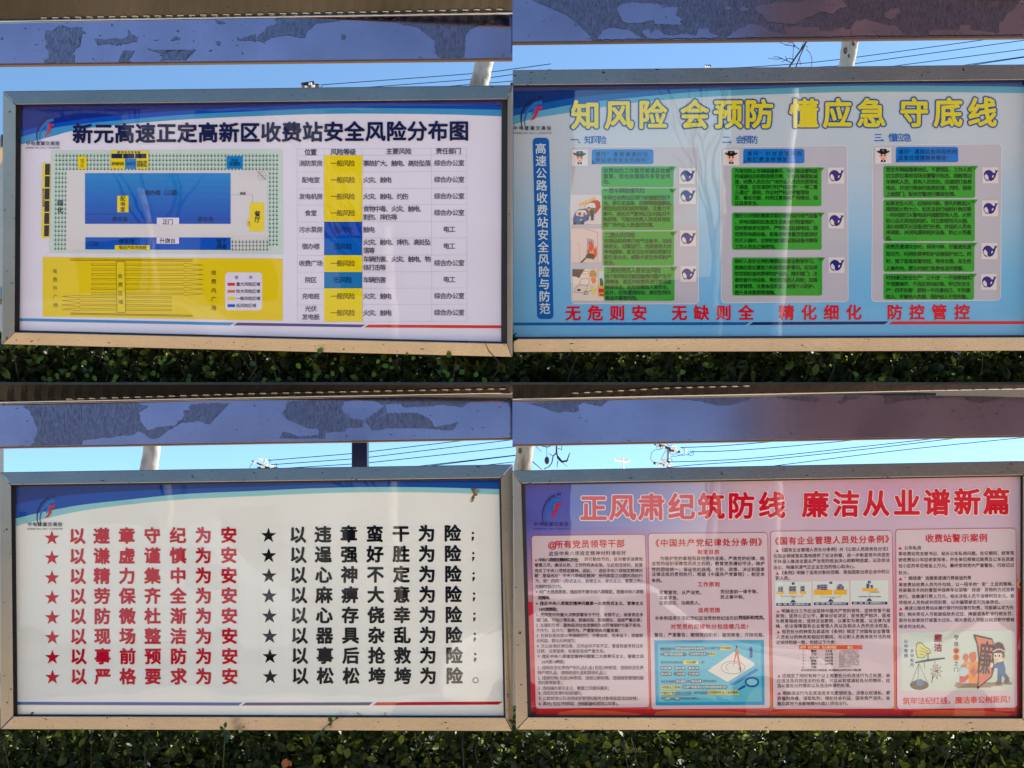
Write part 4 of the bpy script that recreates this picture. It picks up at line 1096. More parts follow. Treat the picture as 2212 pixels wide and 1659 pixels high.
# ---- slogan board
def board_slogans():
    pl = UNITS['LL']['pl']; J = UNITS['LL']['J']; ps = poster('LL', CREAM)
    a, b = J[0][0] - 4, J[1][0] + 4
    pr = Print(pl)
    swoosh(pr, 'LL', [
        ([(a, 1138)] + T(0, 2, [(400, 1160), (700, 1097), (1100, 1042), (1600, 996), (2212, 968)]) + T(1, 2, [(500, 946), (1000, 935), (1500, 937), (2110, 955)]) + [(b, 1068.5)], ink(140, 206, 216)),
        ([(a, 1121)] + T(0, 2, [(400, 1100), (700, 1045), (1100, 1000), (1600, 950), (2212, 923)]) + T(1, 2, [(500, 901), (1000, 890), (1500, 893), (2110, 908)]) + [(b, 1056.8)], ink(16, 78, 176)),
        ([(a, 1090)] + T(0, 2, [(400, 985), (700, 950), (1100, 925), (1600, 905), (2212, 886)]) + T(1, 2, [(500, 866), (1000, 855), (1500, 850), (2110, 850)]) + [(b, 1042)], ink(10, 50, 134))])
    pr.build('header_swoosh_print', ps)
    pr = Print(pl).tile(0, 2)
    logo_block(pr, 312, 962, 165, 200, 234, 542, 1214, 1252, ink(36, 40, 60))
    pr.build('company_logo', ps)
    left = ['以遵章守纪为安', '以谦虚谨慎为安', '以精力集中为安', '以劳保齐全为安', '以防微杜渐为安', '以现场整洁为安', '以事前预防为安', '以严格要求为安']
    right = ['以违章蛮干为险；', '以逞强好胜为险；', '以心神不定为险；', '以麻痹大意为险；', '以心存侥幸为险；', '以器具杂乱为险；', '以事后抢救为险；', '以松松垮垮为险。']
    RD = ink(190, 14, 44)
    for k, t in enumerate(left):      # each slogan line with its star is one printed row
        pr = Print(pl); u = k / 7
        y = lerp(1158.5, 1461.8, u); pr.rect(92, y - 18, 514, y + 19, CREAM, 1)
        pr.star(lerp(112, 113.3, u), y + lerp(3.8, 1.5, u), 17, RD)
        for q, ch in enumerate(t):
            x = lerp([166.8, 219, 273.8, 328.8, 384.2, 439.2, 494][q], [169.8, 222, 276, 330.2, 385.8, 440.2, 496.3][q], u)
            pr.char(ch, x, y - q * .35 * (1 - u), 31.5, RD, 4, .036, 3)
        pr.build('red_slogan_lettering', ps)
    for k, t in enumerate(right):
        pr = Print(pl); u = k / 7
        y = lerp(1155.5, 1460.5, u); pr.rect(560, y - 18, 1036, y + 19, CREAM, 1)
        pr.star(lerp(580, 583.6, u), y + lerp(1.5, 1.5, u), 17.2, BLACK)
        for q, ch in enumerate(t):
            x = lerp([643.3, 697.5, 753.5, 809.6, 866, 921.7, 977.2, 1021.5][q], [648, 702.6, 758.6, 814.2, 870, 925, 981.2, 1027.4][q], u)
            if ch == '；':
                pr.disc(x, y - 4, 2.6, BLACK, 4, 10); pr.poly([(x - 2.6, y + 14), (x + 1.5, y + 10), (x + 2.8, y + 4), (x - 2.4, y + 4)], BLACK, 4)
            elif ch == '。': pr.ring(x, y + 9, 5.6, 1.6, BLACK, 4, 20)
            else: pr.char(ch, x, y - q * .5 * (1 - u), 32.5, BLACK, 4, .036, 3)
        pr.build('black_slogan_lettering', ps)
    pr = Print(pl)
    stripe(pr, [(a, 1516, 520, 1517.6, 6.6, ink(24, 84, 170)), (527, 1517.6, 802, 1517.2, 6.4, ink(66, 58, 120)), (810, 1517.2, b, 1515.4, 6.6, ink(190, 24, 44))])
    pr.build('footer_stripe_print', ps)
    pr = Print(pl).tile(1, 2)     # remains of brown tape
    br = ink(128, 96, 56)
    r = random.Random(5)
    for k in range(26):
        v = k / 26; x = 1850 + 40 * math.sin(v * 3) * (1 - v) + r.uniform(-6, 6); y = 905 + 115 * v; w = r.uniform(18, 56) * (1 - .55 * v)
        pr.poly([(x, y + 5), (x + w, y + 2), (x + w + r.uniform(-8, 12), y - 5), (x + 6, y - 2)], br, 3)
    for k in range(8):
        x = 1905 + r.uniform(-4, 30); y = 905 + r.uniform(0, 26); pr.poly([(x, y + 6), (x + 14, y - 2), (x + 18, y - 8), (x + 4, y)], ink(110, 88, 60), 3)
    pr.build('tape_residue_stain', ps)
board_slogans()

# ---- small print board
def board_pink():
    U = UNITS['LR']; pl = U['pl']; J = U['J']; ps = poster('LR', ink(200, 174, 190))
    pr = Print(pl)       # printed wash: violet corner, pink middle, red foot
    X0, X1 = J[0][0] - 3, J[1][0] + 4
    def colour(u, v):
        vio = max(0, 1 - math.hypot(u * 1.35, v * 1.25) / .60)
        c = [198, 176, 196]
        pk = max(0, 1 - abs(u - .72) / .3) * max(0, 1 - v / .22); c = [lerp(a, b, pk * .7) for a, b in zip(c, (190, 140, 186))]
        c = [lerp(a, b, min(1, vio * 1.5)) for a, b in zip(c, (88, 90, 178))]
        lo = min(1, max(0, (v - .25) / .6)); c = [lerp(a, b, lo) for a, b in zip(c, (206, 80, 92))]
        return c
    wash('LR', colour, ps, (J[0][0] - 3, J[3][0] - 3), (X1, X1), (1045, 1026), (1551, 1553))
    rd, orr = ink(206, 36, 48), ink(222, 88, 50)
    pr.poly([(1138, 1556), (2212, 1556), (2212, 1528), (1900, 1532), (1660, 1534), (1400, 1532), (1150, 1528)], ink(198, 40, 44), 2)
    for (x0, x1) in ((1200, 1385), (1410, 1640), (1660, 1830), (1965, 2190)): pr.poly([(x0, 1549), (x1 - 20, 1550), (x1, 1542), (x1 - 60, 1536), (x0 + 50, 1533), (x0 + 8, 1538)], orr, 3)
    pr.poly([(1142, 1556), (1159, 1556), (1150, 1300), (1134, 1300), (1130, 1400)], ink(208, 44, 70), 2); pr.poly([(2196, 1556), (2212, 1556), (2212, 1420), (2199, 1400)], ink(150, 20, 40), 2)
    for x in (1400, 1664.5, 1931): pr.poly([(x, 1530), (x + 4.5, 1530), (x + 3, 1380), (x - 1.5, 1380)], ink(206, 120, 70), 3)
    pr.poly([(2198, 1400), (2212, 1340), (2212, 1255), (2205, 1262), (2198, 1250)], ink(190, 30, 50), 3); pr.ring(2208, 1262, 9, 3, ink(222, 190, 110), 4, 16)
    pr.build('red_foot_print', ps)
    pr = Print(pl).tile(2, 2)
    logo_block(pr, 255, 942, 168, 212, 183, 492, 1212, 1251, ink(62, 58, 130), ink(48, 60, 130))
    pr.build('company_logo', ps)
    pr = Print(pl)
    xs = [1282.2, 1344.7, 1407.2, 1472.2, 1536, 1601, 1667.5, 1761.5, 1828, 1892.7, 1959, 2024, 2089.5, 2152.7]
    for ch, x in zip('正风肃纪筑防线廉洁从业谱新篇', xs):
        y = lerp(1098.3, 1084, (x - 1282) / 871)
        pr.char(ch, x, y, 52, ink(236, 212, 220), 4, .068, 3); pr.char(ch, x, y, 52, ink(200, 16, 44), 6, .032, 3)
    pr.build('title_lettering', ps)
    fill, edge = ink(206, 188, 198), ink(196, 46, 76)
    TX = ink(70, 48, 56); TB = ink(40, 24, 30); HD = ink(196, 22, 44)
    def panel(x0, y0, x1, y1, sk, dy):
        pr = Print(pl); o = pr.rr(x0, y0, x1, y1, 7, fill, 4, sk=sk, dy=dy); pr.line(o, .9, edge, 5, True); return pr
    w_ = lambda t: sum(.55 if ord(c) < 128 else 1 for c in t)
    def lines(pr, rows, h, sl=0.0):
        """rows: (text, x0, x1 or None, y, bold); x in the current frame"""
        for (t, xa, xb, y, bd) in rows:
            pr.text(t, xa, xb, y, h, TB if bd else TX, 6, .026 if bd else .012, 2, cy2=y + sl * (xb - xa))
    # column one
    pr = panel(1148, 1157.5, 1393.8, 1531, 9, -3)
    pr.tile(2, 2)
    pr.text('@所有党员领导干部', 326, 976, 1390, 64, HD, 6, .018, 3, cy2=1378)
    pr.text('这份中央八项规定精神材料请收好', 316, 988, 1467, 36, TX, 6, .016, 2, cy2=1460)
    pr.fr(1106, 1204.3, .1471)
    big = [(352, 42), (365, 507), (365, 678), (392, 1450)]
    for x, y in big: pr.star(x, y, 24, HD, 6)
    L1 = [('中央八项规定精神实质是：', 388, 1020, 36, 1), ('厉行勤俭节约，反对奢侈浪费和', 1060, 1925, 25, 0),
          ('奢靡之风，廉洁从政，工作作风务实等。与此相违背的，就是', 330, 1920, 112, 0), ('违反了中央八项规定精神。因此，“违反中央八项规定精神问', 330, 1920, 195, 0),
          ('题”是指违反“中央八项规定精神”所列类型之问题的违纪行', 330, 1920, 268, 0), ('为，即“四风”(形式主义、官僚主义、享乐主义、奢靡之风)', 340, 1925, 345, 0), ('方面的违纪行为。', 340, 770, 428, 0),
          ('对广大党员而言，违反的不是中央八项规定，而是中央八项规', 396, 1932, 505, 1), ('定精神。', 386, 590, 592, 1),
          ('违反中央八项规定精神问题第一大类形式主义、官僚主义', 408, 1932, 675, 1), ('(4大类表现)', 390, 672, 762, 1),
          ('1.贯彻党中央重大决策部署有令不行、有禁不止，或者表态多', 350, 1930, 842, 0), ('调门高、行动少落实差，脱离实际、脱离群众，造成严重后果；', 355, 1940, 920, 0),
          ('2.在履职尽责、服务经济社会发展和生态环境保护方面不担当、', 352, 1942, 996, 0), ('不作为、乱作为、假作为，严重影响高质量发展；', 356, 1616, 1073, 0),
          ('3.在联系服务群众中消极应付、冷硬横推、效率低下，损害群', 356, 1926, 1147, 0), ('众利益，群众反映强烈；', 360, 970, 1222, 0),
          ('4.文山会海反弹回潮，文风会风不实不正，督查检查考核过多', 360, 1930, 1300, 0), ('过频、过度留痕，给基层造成严重负担。', 364, 1400, 1375, 0),
          ('违反中央八项规定精神问题第二大类享乐主义、奢靡之风', 436, 1938, 1453, 1), ('(6大类14表现)', 430, 775, 1533, 1)]
    lines(pr, L1, 52)
    pr.fr(1106, 1244.25, .25)
    L1 = [('1.违规收送名贵特产和礼品礼金(包括2种表现：违规收送名贵', 220, 1138, 793, 0), ('特产类礼品、违规收送礼金和其他礼品)；', 222, 838, 836, 0), ('2.违规吃喝(包括2种表现：违规公款吃喝、违规接受管理和服', 222, 1138, 882, 0), ('务对象等宴请)；', 226, 462, 922, 0),
          ('3.违规操办享乐主义、奢靡之风婚丧喜庆；', 226, 860, 970, 0), ('4.违规发放津补贴或福利；', 228, 626, 1012, 0), ('5.公款旅游以及违规接受管理和服务对象等旅游活动安排；', 230, 1110, 1058, 0), ('6.其他(包括7种表现：违规配备和使用公车等)。', 232, 945, 1103, 0)]
    lines(pr, L1, 32)
    pr.build('small_print_column', ps)
    # column two
    pr = panel(1400.5, 1152.5, 1658, 1532.5, 6.5, -2)
    pr.tile(2, 2)
    pr.text('《中国共产党纪律处分条例》', 1200, 2200, 1376, 62, HD, 6, .018, 3, cy2=1366)
    pr.text('制定目的', 1600, 1795, 1452, 38, HD, 6, .016)
    lines(pr, [('为维护党的章程和其他党内法规，严肃党的纪律，纯', 1278, 2182, 1508, 0), ('洁党的组织保障党员民主权利，教育党员遵纪守法，维护', 1204, 2184, 1552, 0), ('党的团结统一，保证党的路线、方针、政策、决议和国家', 1205, 2185, 1603, 0), ('法律法规的贯彻执行，根据《中国共产党章程》，制定本', 1206, 2185, 1645, 0)], 33)
    pr.fr(1106, 1244.25, .25)
    lines(pr, [('条例。', 1206, 1320, 40, 0), ('党要管党、从严治党。', 1270, 1660, 143, 0), ('党纪面前一律平等。', 1800, 2150, 136, 0), ('实事求是。', 1272, 1462, 190, 0), ('民主集中制。', 1800, 2032, 182, 0), ('惩前毖后、治病救人。', 1272, 1650, 233, 0), ('本条例适用于违犯党纪应当受到党纪追究的', 1234, 1955, 365, 0), ('党组织和党员。', 1955, 2205, 360, 1), ('警告；严重警告；撤销党内职务；留党察看；开除党籍。', 1228, 2205, 510, 0)], 33)
    pr.text('工作原则', 1602, 1798, 73, 40, HD, 6, .016); pr.text('适用范围', 1606, 1800, 296, 40, HD, 6, .016); pr.text('对党员的纪律处分包括哪几类?', 1368, 2050, 438, 42, HD, 6, .016)
    pr.fr(1404.1, 1371.7, .11719)
    pr.poly([(105, 1300), (2115, 1290), (2100, 90), (80, 100)], ink(40, 150, 196), 5)
    pr.poly([(160, 1240), (2060, 1230), (2045, 150), (140, 160)], ink(90, 180, 206), 6)
    dk = ink(22, 40, 66); lt = ink(206, 222, 226); hy = ink(228, 212, 60)
    def pill(t, x0, x1, y): pr.rr(x0, y - 33, x1, y + 33, 22, dk, 7); pr.text(t, x0 + 12, x1 - 12, y, 46, lt, 8, .012)
    def word(t, x0, x1, y, b=.0): pr.text(t, x0, x1, y, 46, dk, 8, b)
    def hi(t, x0, x1, y): pr.rect(x0 - 4, y - 34, x1 + 4, y + 34, hy, 7); pr.text(t, x0, x1, y, 46, dk, 8, .02)
    word('党的纪律', 190, 388, 255, .02); pr.line([(190, 293), (388, 293)], 8, dk, 8); word('是', 395, 440, 255); pill('党的各级组织和全体党员', 448, 1026, 248); word('必须遵守的', 1040, 1285, 246); hi('行为规则', 1294, 1490, 244); word('，', 1496, 1540, 246)
    word('是', 195, 238, 358); pill('维护党的团结统一', 246, 668, 357); word('、', 676, 712, 358); pill('完成党的任务', 718, 1044, 352); word('的', 1052, 1096, 352); hi('保证', 1104, 1204, 350)
    word('党的纪律主要包括', 196, 596, 505); hi('“六大纪律”', 620, 884, 505); word('，即：', 905, 1040, 505)
    for k, t in enumerate(('政治纪律', '组织纪律', '廉洁纪律')): pill(t, 190 + 254 * k, 398 + 254 * k, 610)
    for k, t in enumerate(('群众纪律', '工作纪律', '生活纪律')): pill(t, 192 + 254 * k, 400 + 254 * k, 717)
    word('我们党是靠', 206, 450, 860); pill('革命理想', 464, 670, 857); word('和', 688, 736, 857); pill('铁的纪律', 748, 956, 855); word('组织起来的', 974, 1222, 853)
    hi('马克思主义政党', 206, 552, 968); word('，', 556, 600, 968); pill('纪律严明是党的光荣传统和独特优势', 603, 1424, 960)
    hi('中国共产党', 204, 452, 1070); word('自成立之日起，就严格按照', 460, 1062, 1068); pr.line([(204, 1107), (760, 1105)], 7, dk, 8); hi('马克思列宁主义建党原则', 1074, 1630, 1062)
    word('把', 210, 256, 1172); pill('纪律', 262, 378, 1172); word('和', 390, 436, 1172); pill('规矩', 444, 560, 1172); word('写在自己旗帜上。', 574, 960, 1168)
    pr.poly([(1060, 655), (1430, 865), (1925, 560), (1920, 510), (1560, 305)], ink(216, 216, 212), 7); pr.poly([(1470, 905), (1535, 935), (2010, 645), (1950, 620)], ink(20, 120, 190), 7)
    gl = ink(90, 100, 110); pr.ring(1530, 600, 218, 7, gl, 8, 30, 118); pr.ring(1530, 590, 132, 6, gl, 8, 24, 76, 130, 400)
    pr.poly([(1530, 600), (1545, 560), (1600, 340), (1590, 290), (1575, 330)], ink(216, 96, 50), 9); pr.poly([(1670, 690), (1680, 640), (1625, 330), (1600, 290), (1598, 340)], ink(216, 96, 50), 9); pr.poly([(1575, 330), (1625, 330), (1612, 240), (1585, 240)], ink(216, 96, 50), 10); pr.rect(1588, 200, 1606, 245, BLACK, 10); pr.poly([(1670, 690), (1680, 640), (1668, 590), (1652, 600)], BLACK, 10)
    mg = ink(26, 78, 160); pr.ring(1880, 870, 118, 26, mg, 9, 30, 80); pr.poly([(1640, 1025), (1770, 950), (1745, 920), (1620, 1000)], mg, 9); pr.disc(1880, 862, 100, ink(130, 196, 218), 8, 24, 62)
    pr.poly([(1840, 420), (1885, 425), (1890, 310), (1885, 230), (1862, 214), (1845, 240), (1818, 265), (1845, 290)], ink(24, 70, 150), 9)
    pr.build('small_print_column', ps)
    # column three
    pr = panel(1664.5, 1147.5, 1927, 1532.5, 5.5, -1.5)
    pr.tile(3, 2)
    pr.text('《国有企业管理人员处分条例》', 22, 1085, 1360, 62, HD, 6, .018, 3, cy2=1340)
    def tri(x, y): pr.poly([(x - 15, y + 13), (x + 15, y + 13), (x, y - 14)], ink(206, 30, 60), 6)
    tri(80, 1440); tri(82, 1636)
    lines(pr, [('《国有企业管理人员处分条例》对《公职人员政务处分法》', 100, 1058, 1436, 0), ('在国企领域落实落地提供了纪法依据，进一步彰显党中央坚定', 46, 1054, 1488, 0), ('不移深入推进全面从严治党的政治决心和鲜明态度，以及依法', 46, 1054, 1535, 0), ('治企、构建风清气正企业生态的信心和决心。', 46, 775, 1586, 0), ('《条例》明确了适用对象的范围，是指国家出资企业中的公', 100, 1052, 1633, 0)], 32, -.012)
    pr.tile(3, 3)
    lines(pr, [('职人员。', 65, 210, 20, 0), ('明确处分工作应当坚持中国共产党的领导，坚持党管干部', 115, 1058, 303, 0), ('原则；坚持公正公平，集体讨论决定；坚持宽严相济，惩戒', 66, 1060, 346, 0), ('与教育相结合；坚持法治原则，以事实为根据，以法律为准', 66, 1060, 390, 0), ('绳，依法保障国有企业管理人员以及相关人员的合法权益。', 66, 1072, 434, 0), ('规范处分的种类及其适用《条例》规定了对国有企业管理', 118, 1054, 482, 0), ('人员处分的种类和相应的期间，与公职人员政务处分法的规', 70, 1062, 529, 0), ('定保持衔接一致，包括以下六类：', 70, 612, 575, 0),
        ('还规定了同时有两个以上需要处分的违法行为之处理，单', 122, 1056, 864, 0), ('位违法及共同违法的处理，可以从轻或减轻处分的情形，应', 76, 1056, 907, 0), ('当从重处分的情形以及违法所得的处理。', 78, 740, 949, 0), ('明确违法行为及其适用涉及思想政治，决策以权谋私，薪', 126, 1058, 1014, 0), ('资福利待遇，谋取私利，侵犯社会利益，国有资产流失，金', 78, 1056, 1059, 0), ('融及其他不良影响等9大类51项违法行。', 80, 715, 1104, 0)], 32, -.004)
    for x, y in ((87, 304), (90, 484), (94, 863), (97, 1014)): tri(x, y)
    pr.fr(1663.3, 1242.1, .12695)
    ib = ink(40, 46, 116); iy = ink(226, 172, 40); bgp = ink(206, 216, 214)
    for k, (xa, xb) in enumerate(((85, 705), (725, 1345), (1370, 2010))):
        dy = -12 * k
        pr.rect(xa, 112 + dy, xb, 535 + dy, bgp, 5); pr.rect(xa + 22, 478 + dy, xb - 12, 526 + dy, ib, 6)
        pr.text('组织、领导、管理、监督等职责的人员', xa + 50, xb - 50, 500 + dy, 30, lt, 7)
        cx = (xa + xb) / 2
        pr.rr(cx - 24, 124 + dy, cx + 24, 166 + dy, 8, ib, 6); pr.char('123'[k], cx, 145 + dy, 30, lt, 7)
        pr.disc(cx, 435 + dy, 16, ib, 6, 12); pr.disc(cx - 24, 445 + dy, 11, ib, 6, 12); pr.disc(cx + 24, 445 + dy, 11, ib, 6, 12); pr.rect(cx - 42, 450 + dy, cx + 42, 468 + dy, ib, 6)
    def house(x0, x1, y0, y1, c=ib):
        pr.rect(x0, y0, x1, y1, c, 6); n = max(2, int((x1 - x0) / 22))
        for a in range(n):
            for r_ in range(max(1, int((y1 - y0) / 26))):
                xx = x0 + (x1 - x0) * (a + .28) / n; yy = y0 + 8 + r_ * 25; pr.rect(xx, yy, xx + (x1 - x0) / n * .45, yy + 12, bgp, 7)
    for (x0, x1, y0, y1) in ((140, 222, 198, 282), (322, 444, 192, 275), (520, 590, 186, 275), (800, 870, 168, 246), (870, 975, 162, 252), (1136, 1258, 186, 248), (1165, 1228, 156, 190)): house(x0, x1, y0, y1)
    for (x0, x1, y0, y1) in ((1640, 1690, 146, 226), (1714, 1752, 170, 224), (1690, 1716, 176, 188)): pr.rect(x0, y0, x1, y1, ink(60, 96, 140), 6)
    for (x0, x1, y0, y1) in ((118, 232, 284, 326), (322, 456, 280, 326), (508, 614, 278, 322), (746, 1058, 252, 340), (1086, 1308, 252, 336), (1568, 1828, 226, 276)): pr.rect(x0, y0, x1, y1, iy, 6)
    for pts in ([(178, 328), (178, 362), (558, 362), (558, 326)], [(376, 340), (376, 408)], [(880, 342), (880, 376), (1196, 376), (1196, 340)], [(1028, 376), (1028, 412)], [(1700, 278), (1700, 410)]): pr.line(pts, 5, ink(70, 76, 86), 6)
    pr.text('行使', 388, 428, 384, 20, ink(70, 76, 86), 6); pr.text('行使', 1056, 1094, 396, 20, ink(70, 76, 86), 6); pr.text('经党委提名推荐', 1716, 1862, 292, 18, ink(70, 76, 86), 6); pr.text('对其任命的国家机关、事业单位的人员行使监督职责', 1512, 1890, 370, 18, ink(70, 76, 86), 6)
    pr.tile(3, 3)
    cols = [270, 338, 452, 604, 816]
    pr.rect(270, 598, 816, 634, ink(218, 84, 40), 5)
    for k, t in enumerate(('序号', '处分种类', '处分影响期', '备注')):
        c = (cols[k] + cols[k + 1]) / 2; n = len(t); pr.text(t, c - n * 12.4, c + n * 12.4, 616, 24, ink(244, 214, 160), 6)
    for k, (a, b) in enumerate((('警告', '6个月'), ('记过', '12个月'), ('记大过', '18个月'), ('降级', '24个月'), ('撤职', '24个月'), ('开除', ''))):
        y = 650 + 27.6 * k
        pr.char(str(k + 1), 305, y, 20, TB, 6, .018); n = len(a); pr.text(a, 396 - n * 12, 396 + n * 12, y, 22, TB, 6, .018)
        if b: n = w_(b); pr.text(b, 527 - n * 11.5, 527 + n * 11.5, y, 22, TB, 6, .018)
        if k: pr.line([(270, y - 14), (604, y - 14)], 2, ink(236, 220, 222), 5)
    for x in cols[1:4]: pr.line([(x, 634), (x, 800)], 2.4, ink(236, 220, 222), 5)
    for k, t in enumerate(('　处分期内不得晋升职', '务、岗位等级和职级，', '被记过、记大过、降级、', '撤职的，不得晋升薪酬', '待遇等级；被撤职的，', '降低职务或者岗位等级，', '同时降低薪酬待遇；被', '开除的，用人单位依法', '解除劳动合同。')): pr.text(t, 614, 614 + 17.4 * len(t), 648 + 17 * k, 14, ink(128, 102, 110), 6, 0)
    pr.text('处分决定自作出之日起生效，处分期自处分决定生效之日起计算', 286, 804, 814, 18, TB, 6, .016)
    pr.build('small_print_column', ps)
    # column four
    pr = panel(1935, 1144, 2194.5, 1532, 3, -3)
    pr.tile(3, 2)
    pr.text('收费站警示案例', 1358, 1898, 1336, 66, HD, 6, .018, 3, cy2=1330)
    pr.poly([(1127, 1430), (1157, 1430), (1142, 1403)], ink(206, 30, 60), 6)
    lines(pr, [('公车私用', 1176, 1325, 1417, 0), ('某收费站党支部书记、站长公车私用问题。在任期间，经常驾', 1126, 2128, 1468, 0), ('驶收费站公车回老家探亲，并在单位报销过路费及公车在其居', 1126, 2128, 1520, 0), ('住小区的车位租金上万元。最终受到党内严重警告、行政记过', 1126, 2128, 1572, 0), ('处分。', 1126, 1240, 1632, 0)], 32, -.006)
    pr.tile(3, 3)
    for x, y in ((1144, 24), (1147, 283)): pr.poly([(x - 15, y + 13), (x + 15, y + 13), (x, y - 14)], ink(206, 30, 60), 6)
    lines(pr, [('“假绿通”逃缴高速通行费被追刑责', 1176, 1758, 20, 0), ('某收费站收费人员内外勾结，以一招羊肉“变”土豆的策略，', 1128, 2145, 76, 0), ('将装载冻羊肉的重型半挂牵车以运输“绿通”货物的方式免费', 1128, 2130, 124, 0), ('放行。逃缴通行费上万元，相关涉案人员不当得利百余元。最', 1128, 2130, 178, 0), ('终相关人员构成共同犯罪，以诈骗罪被追究刑事责任。', 1130, 2030, 230, 0), ('高速公路收费站未履行禁行时段管控职责，可能被认定为失', 1180, 2124, 279, 0), ('职；相关责任人可能面临政务记过、降级或免职等行政处罚，', 1130, 2142, 332, 0), ('若存在故意放行或重大过失，相关责任人可能以玩忽职守罪被', 1130, 2130, 384, 0), ('移送司法机关。', 1132, 1390, 438, 0)], 32, -.006)
    pr.text('筑牢法纪红线，廉洁奉公树新风！', 1165, 2135, 1084, 58, ink(214, 60, 60), 6, .016, 3, cy2=1066)
    pr.fr(1944.2, 1350.1, .12109)
    pr.poly([(20, 1180), (2010, 1160), (2000, 90), (15, 130)], ink(196, 208, 198), 5)
    bt = ink(40, 70, 150)
    pr.vtext('心中有称', 108, 290, 550, 66, bt, 6, .018); pr.vtext('手中有尺', 214, 465, 718, 62, bt, 6, .018)
    pr.vtext('廉洁', 680, 235, 408, 130, ink(140, 24, 50), 6, .04)
    pr.vtext('守住', 1005, 222, 342, 76, ink(50, 40, 44), 6, .03); pr.vtext('之门', 1002, 690, 800, 76, ink(90, 70, 60), 6, .018)
    for y, c in ((460, '廉'), (578, '洁')): pr.disc(1005, y, 58, ink(222, 120, 50), 6, 22); pr.char(c, 1005, y, 66, ink(150, 40, 30), 7, .02)
    pr.poly([(310, 580), (285, 440), (300, 340), (340, 310), (400, 330), (440, 385), (520, 430), (545, 470), (540, 510), (500, 500), (470, 520), (440, 570), (380, 590)], ink(206, 206, 120), 6)
    ol = ink(60, 60, 40)
    pr.line([(310, 580), (285, 440), (300, 340), (340, 310), (400, 330), (440, 385), (520, 430), (545, 470), (540, 510), (500, 500), (470, 520), (440, 570), (380, 590)], 9, ol, 7, True)
    for p in ([(360, 400), (500, 470)], [(345, 455), (480, 500)], [(350, 520), (420, 530)]): pr.line(p, 7, ol, 7)
    pr.poly([(275, 685), (800, 605), (800, 580), (500, 610), (275, 660)], ink(50, 60, 46), 7); pr.line([(500, 500), (500, 620)], 14, ink(50, 60, 46), 7)
    for p in ([(335, 685), (210, 1020)], [(335, 685), (318, 1000)], [(335, 685), (485, 1010)], [(625, 640), (625, 740)], [(432, 665), (440, 780)]): pr.line(p, 6, ol, 6)
    pr.disc(345, 1070, 168, ink(110, 92, 66), 6, 28, 88); pr.poly([(285, 1040), (310, 980), (370, 965), (415, 990), (420, 1050), (380, 1095), (310, 1085)], ink(100, 130, 160), 7)
    for k in range(9):
        a = math.radians(40 * k); pr.poly([(645 + 34 * math.cos(a - .35), 830 + 42 * math.sin(a - .35)), (645 + 34 * math.cos(a + .35), 830 + 42 * math.sin(a + .35)), (645 + 112 * math.cos(a), 830 + 138 * math.sin(a))], ink(222, 214, 206), 6)
        pr.line([(645 + 34 * math.cos(a - .5), 830 + 42 * math.sin(a - .5)), (645 + 112 * math.cos(a), 830 + 138 * math.sin(a)), (645 + 34 * math.cos(a + .5), 830 + 42 * math.sin(a + .5))], 6, ink(90, 70, 60), 7)
    pr.disc(650, 825, 26, ink(150, 80, 60), 8, 12); pr.line([(585, 880), (568, 1030)], 12, ol, 6)
    for (xa, xb, y) in ((990, 2005, 1040), (1000, 1995, 1062), (970, 1830, 1085), (1010, 1630, 1110)): pr.line([(xa, y), (xb, y - 8)], 26, ink(158, 138, 120), 6)
    og, og2 = ink(226, 142, 62), ink(204, 110, 50)
    pr.poly([(1225, 1040), (1375, 1040), (1395, 660), (1260, 650), (1215, 760)], og, 7); pr.poly([(1140, 720), (1250, 700), (1220, 650), (1150, 650)], og, 7)
    pr.poly([(1190, 665), (1225, 580), (1205, 515), (1150, 520), (1115, 590)], og2, 8); pr.poly([(1280, 680), (1350, 640), (1365, 570), (1350, 480), (1265, 495), (1228, 560)], og2, 8)
    pr.poly([(1070, 1040), (1225, 1040), (1220, 790), (1190, 750), (1100, 750), (1068, 800)], ink(176, 200, 204), 8); pr.rect(1100, 712, 1190, 758, og2, 9); pr.poly([(1070, 1035), (1150, 1020), (1225, 950), (1220, 870), (1160, 920), (1070, 915)], ink(210, 84, 66), 9)
    pr.poly([(1315, 940), (1390, 830), (1315, 715), (1240, 830)], og2, 9); pr.char('礼', 1315, 830, 90, ink(160, 70, 40), 10, .018)
    pr.poly([(1375, 1150), (1640, 930), (1680, 800), (1670, 300), (1645, 240), (1320, 165), (1310, 185), (1370, 350), (1400, 600), (1395, 900)], ink(70, 40, 36), 8); pr.poly([(1395, 1100), (1625, 915), (1655, 300), (1635, 265), (1350, 205), (1400, 380), (1420, 640)], ink(210, 120, 84), 9)
    pr.char('廉', 1520, 600, 560, ink(64, 38, 40), 10, .012, 3, .38, .1)
    nb = ink(66, 98, 140)
    pr.poly([(1740, 1010), (1810, 1020), (1815, 905), (1850, 920), (1900, 1000), (1955, 960), (1880, 850), (1880, 760), (1840, 640), (1750, 670), (1655, 720), (1650, 770), (1745, 770)], nb, 8)
    pr.disc(1760, 1035, 54, ink(110, 80, 66), 9, 16, 32); pr.disc(1905, 1005, 50, ink(110, 80, 66), 9, 16, 40)
    pr.disc(1770, 560, 104, ink(226, 204, 176), 9, 24, 104); pr.disc(1850, 560, 32, ink(226, 204, 176), 9, 14, 40)
    pr.poly([(1640, 510), (1660, 420), (1700, 335), (1765, 308), (1830, 335), (1868, 420), (1868, 490), (1800, 440), (1700, 450)], ink(84, 22, 34), 11); pr.line([(1655, 478), (1720, 438), (1790, 430), (1862, 470)], 20, ink(216, 206, 200), 12); pr.poly([(1660, 490), (1720, 452), (1800, 446), (1862, 490), (1850, 560), (1810, 500), (1700, 500)], ink(90, 66, 60), 10)
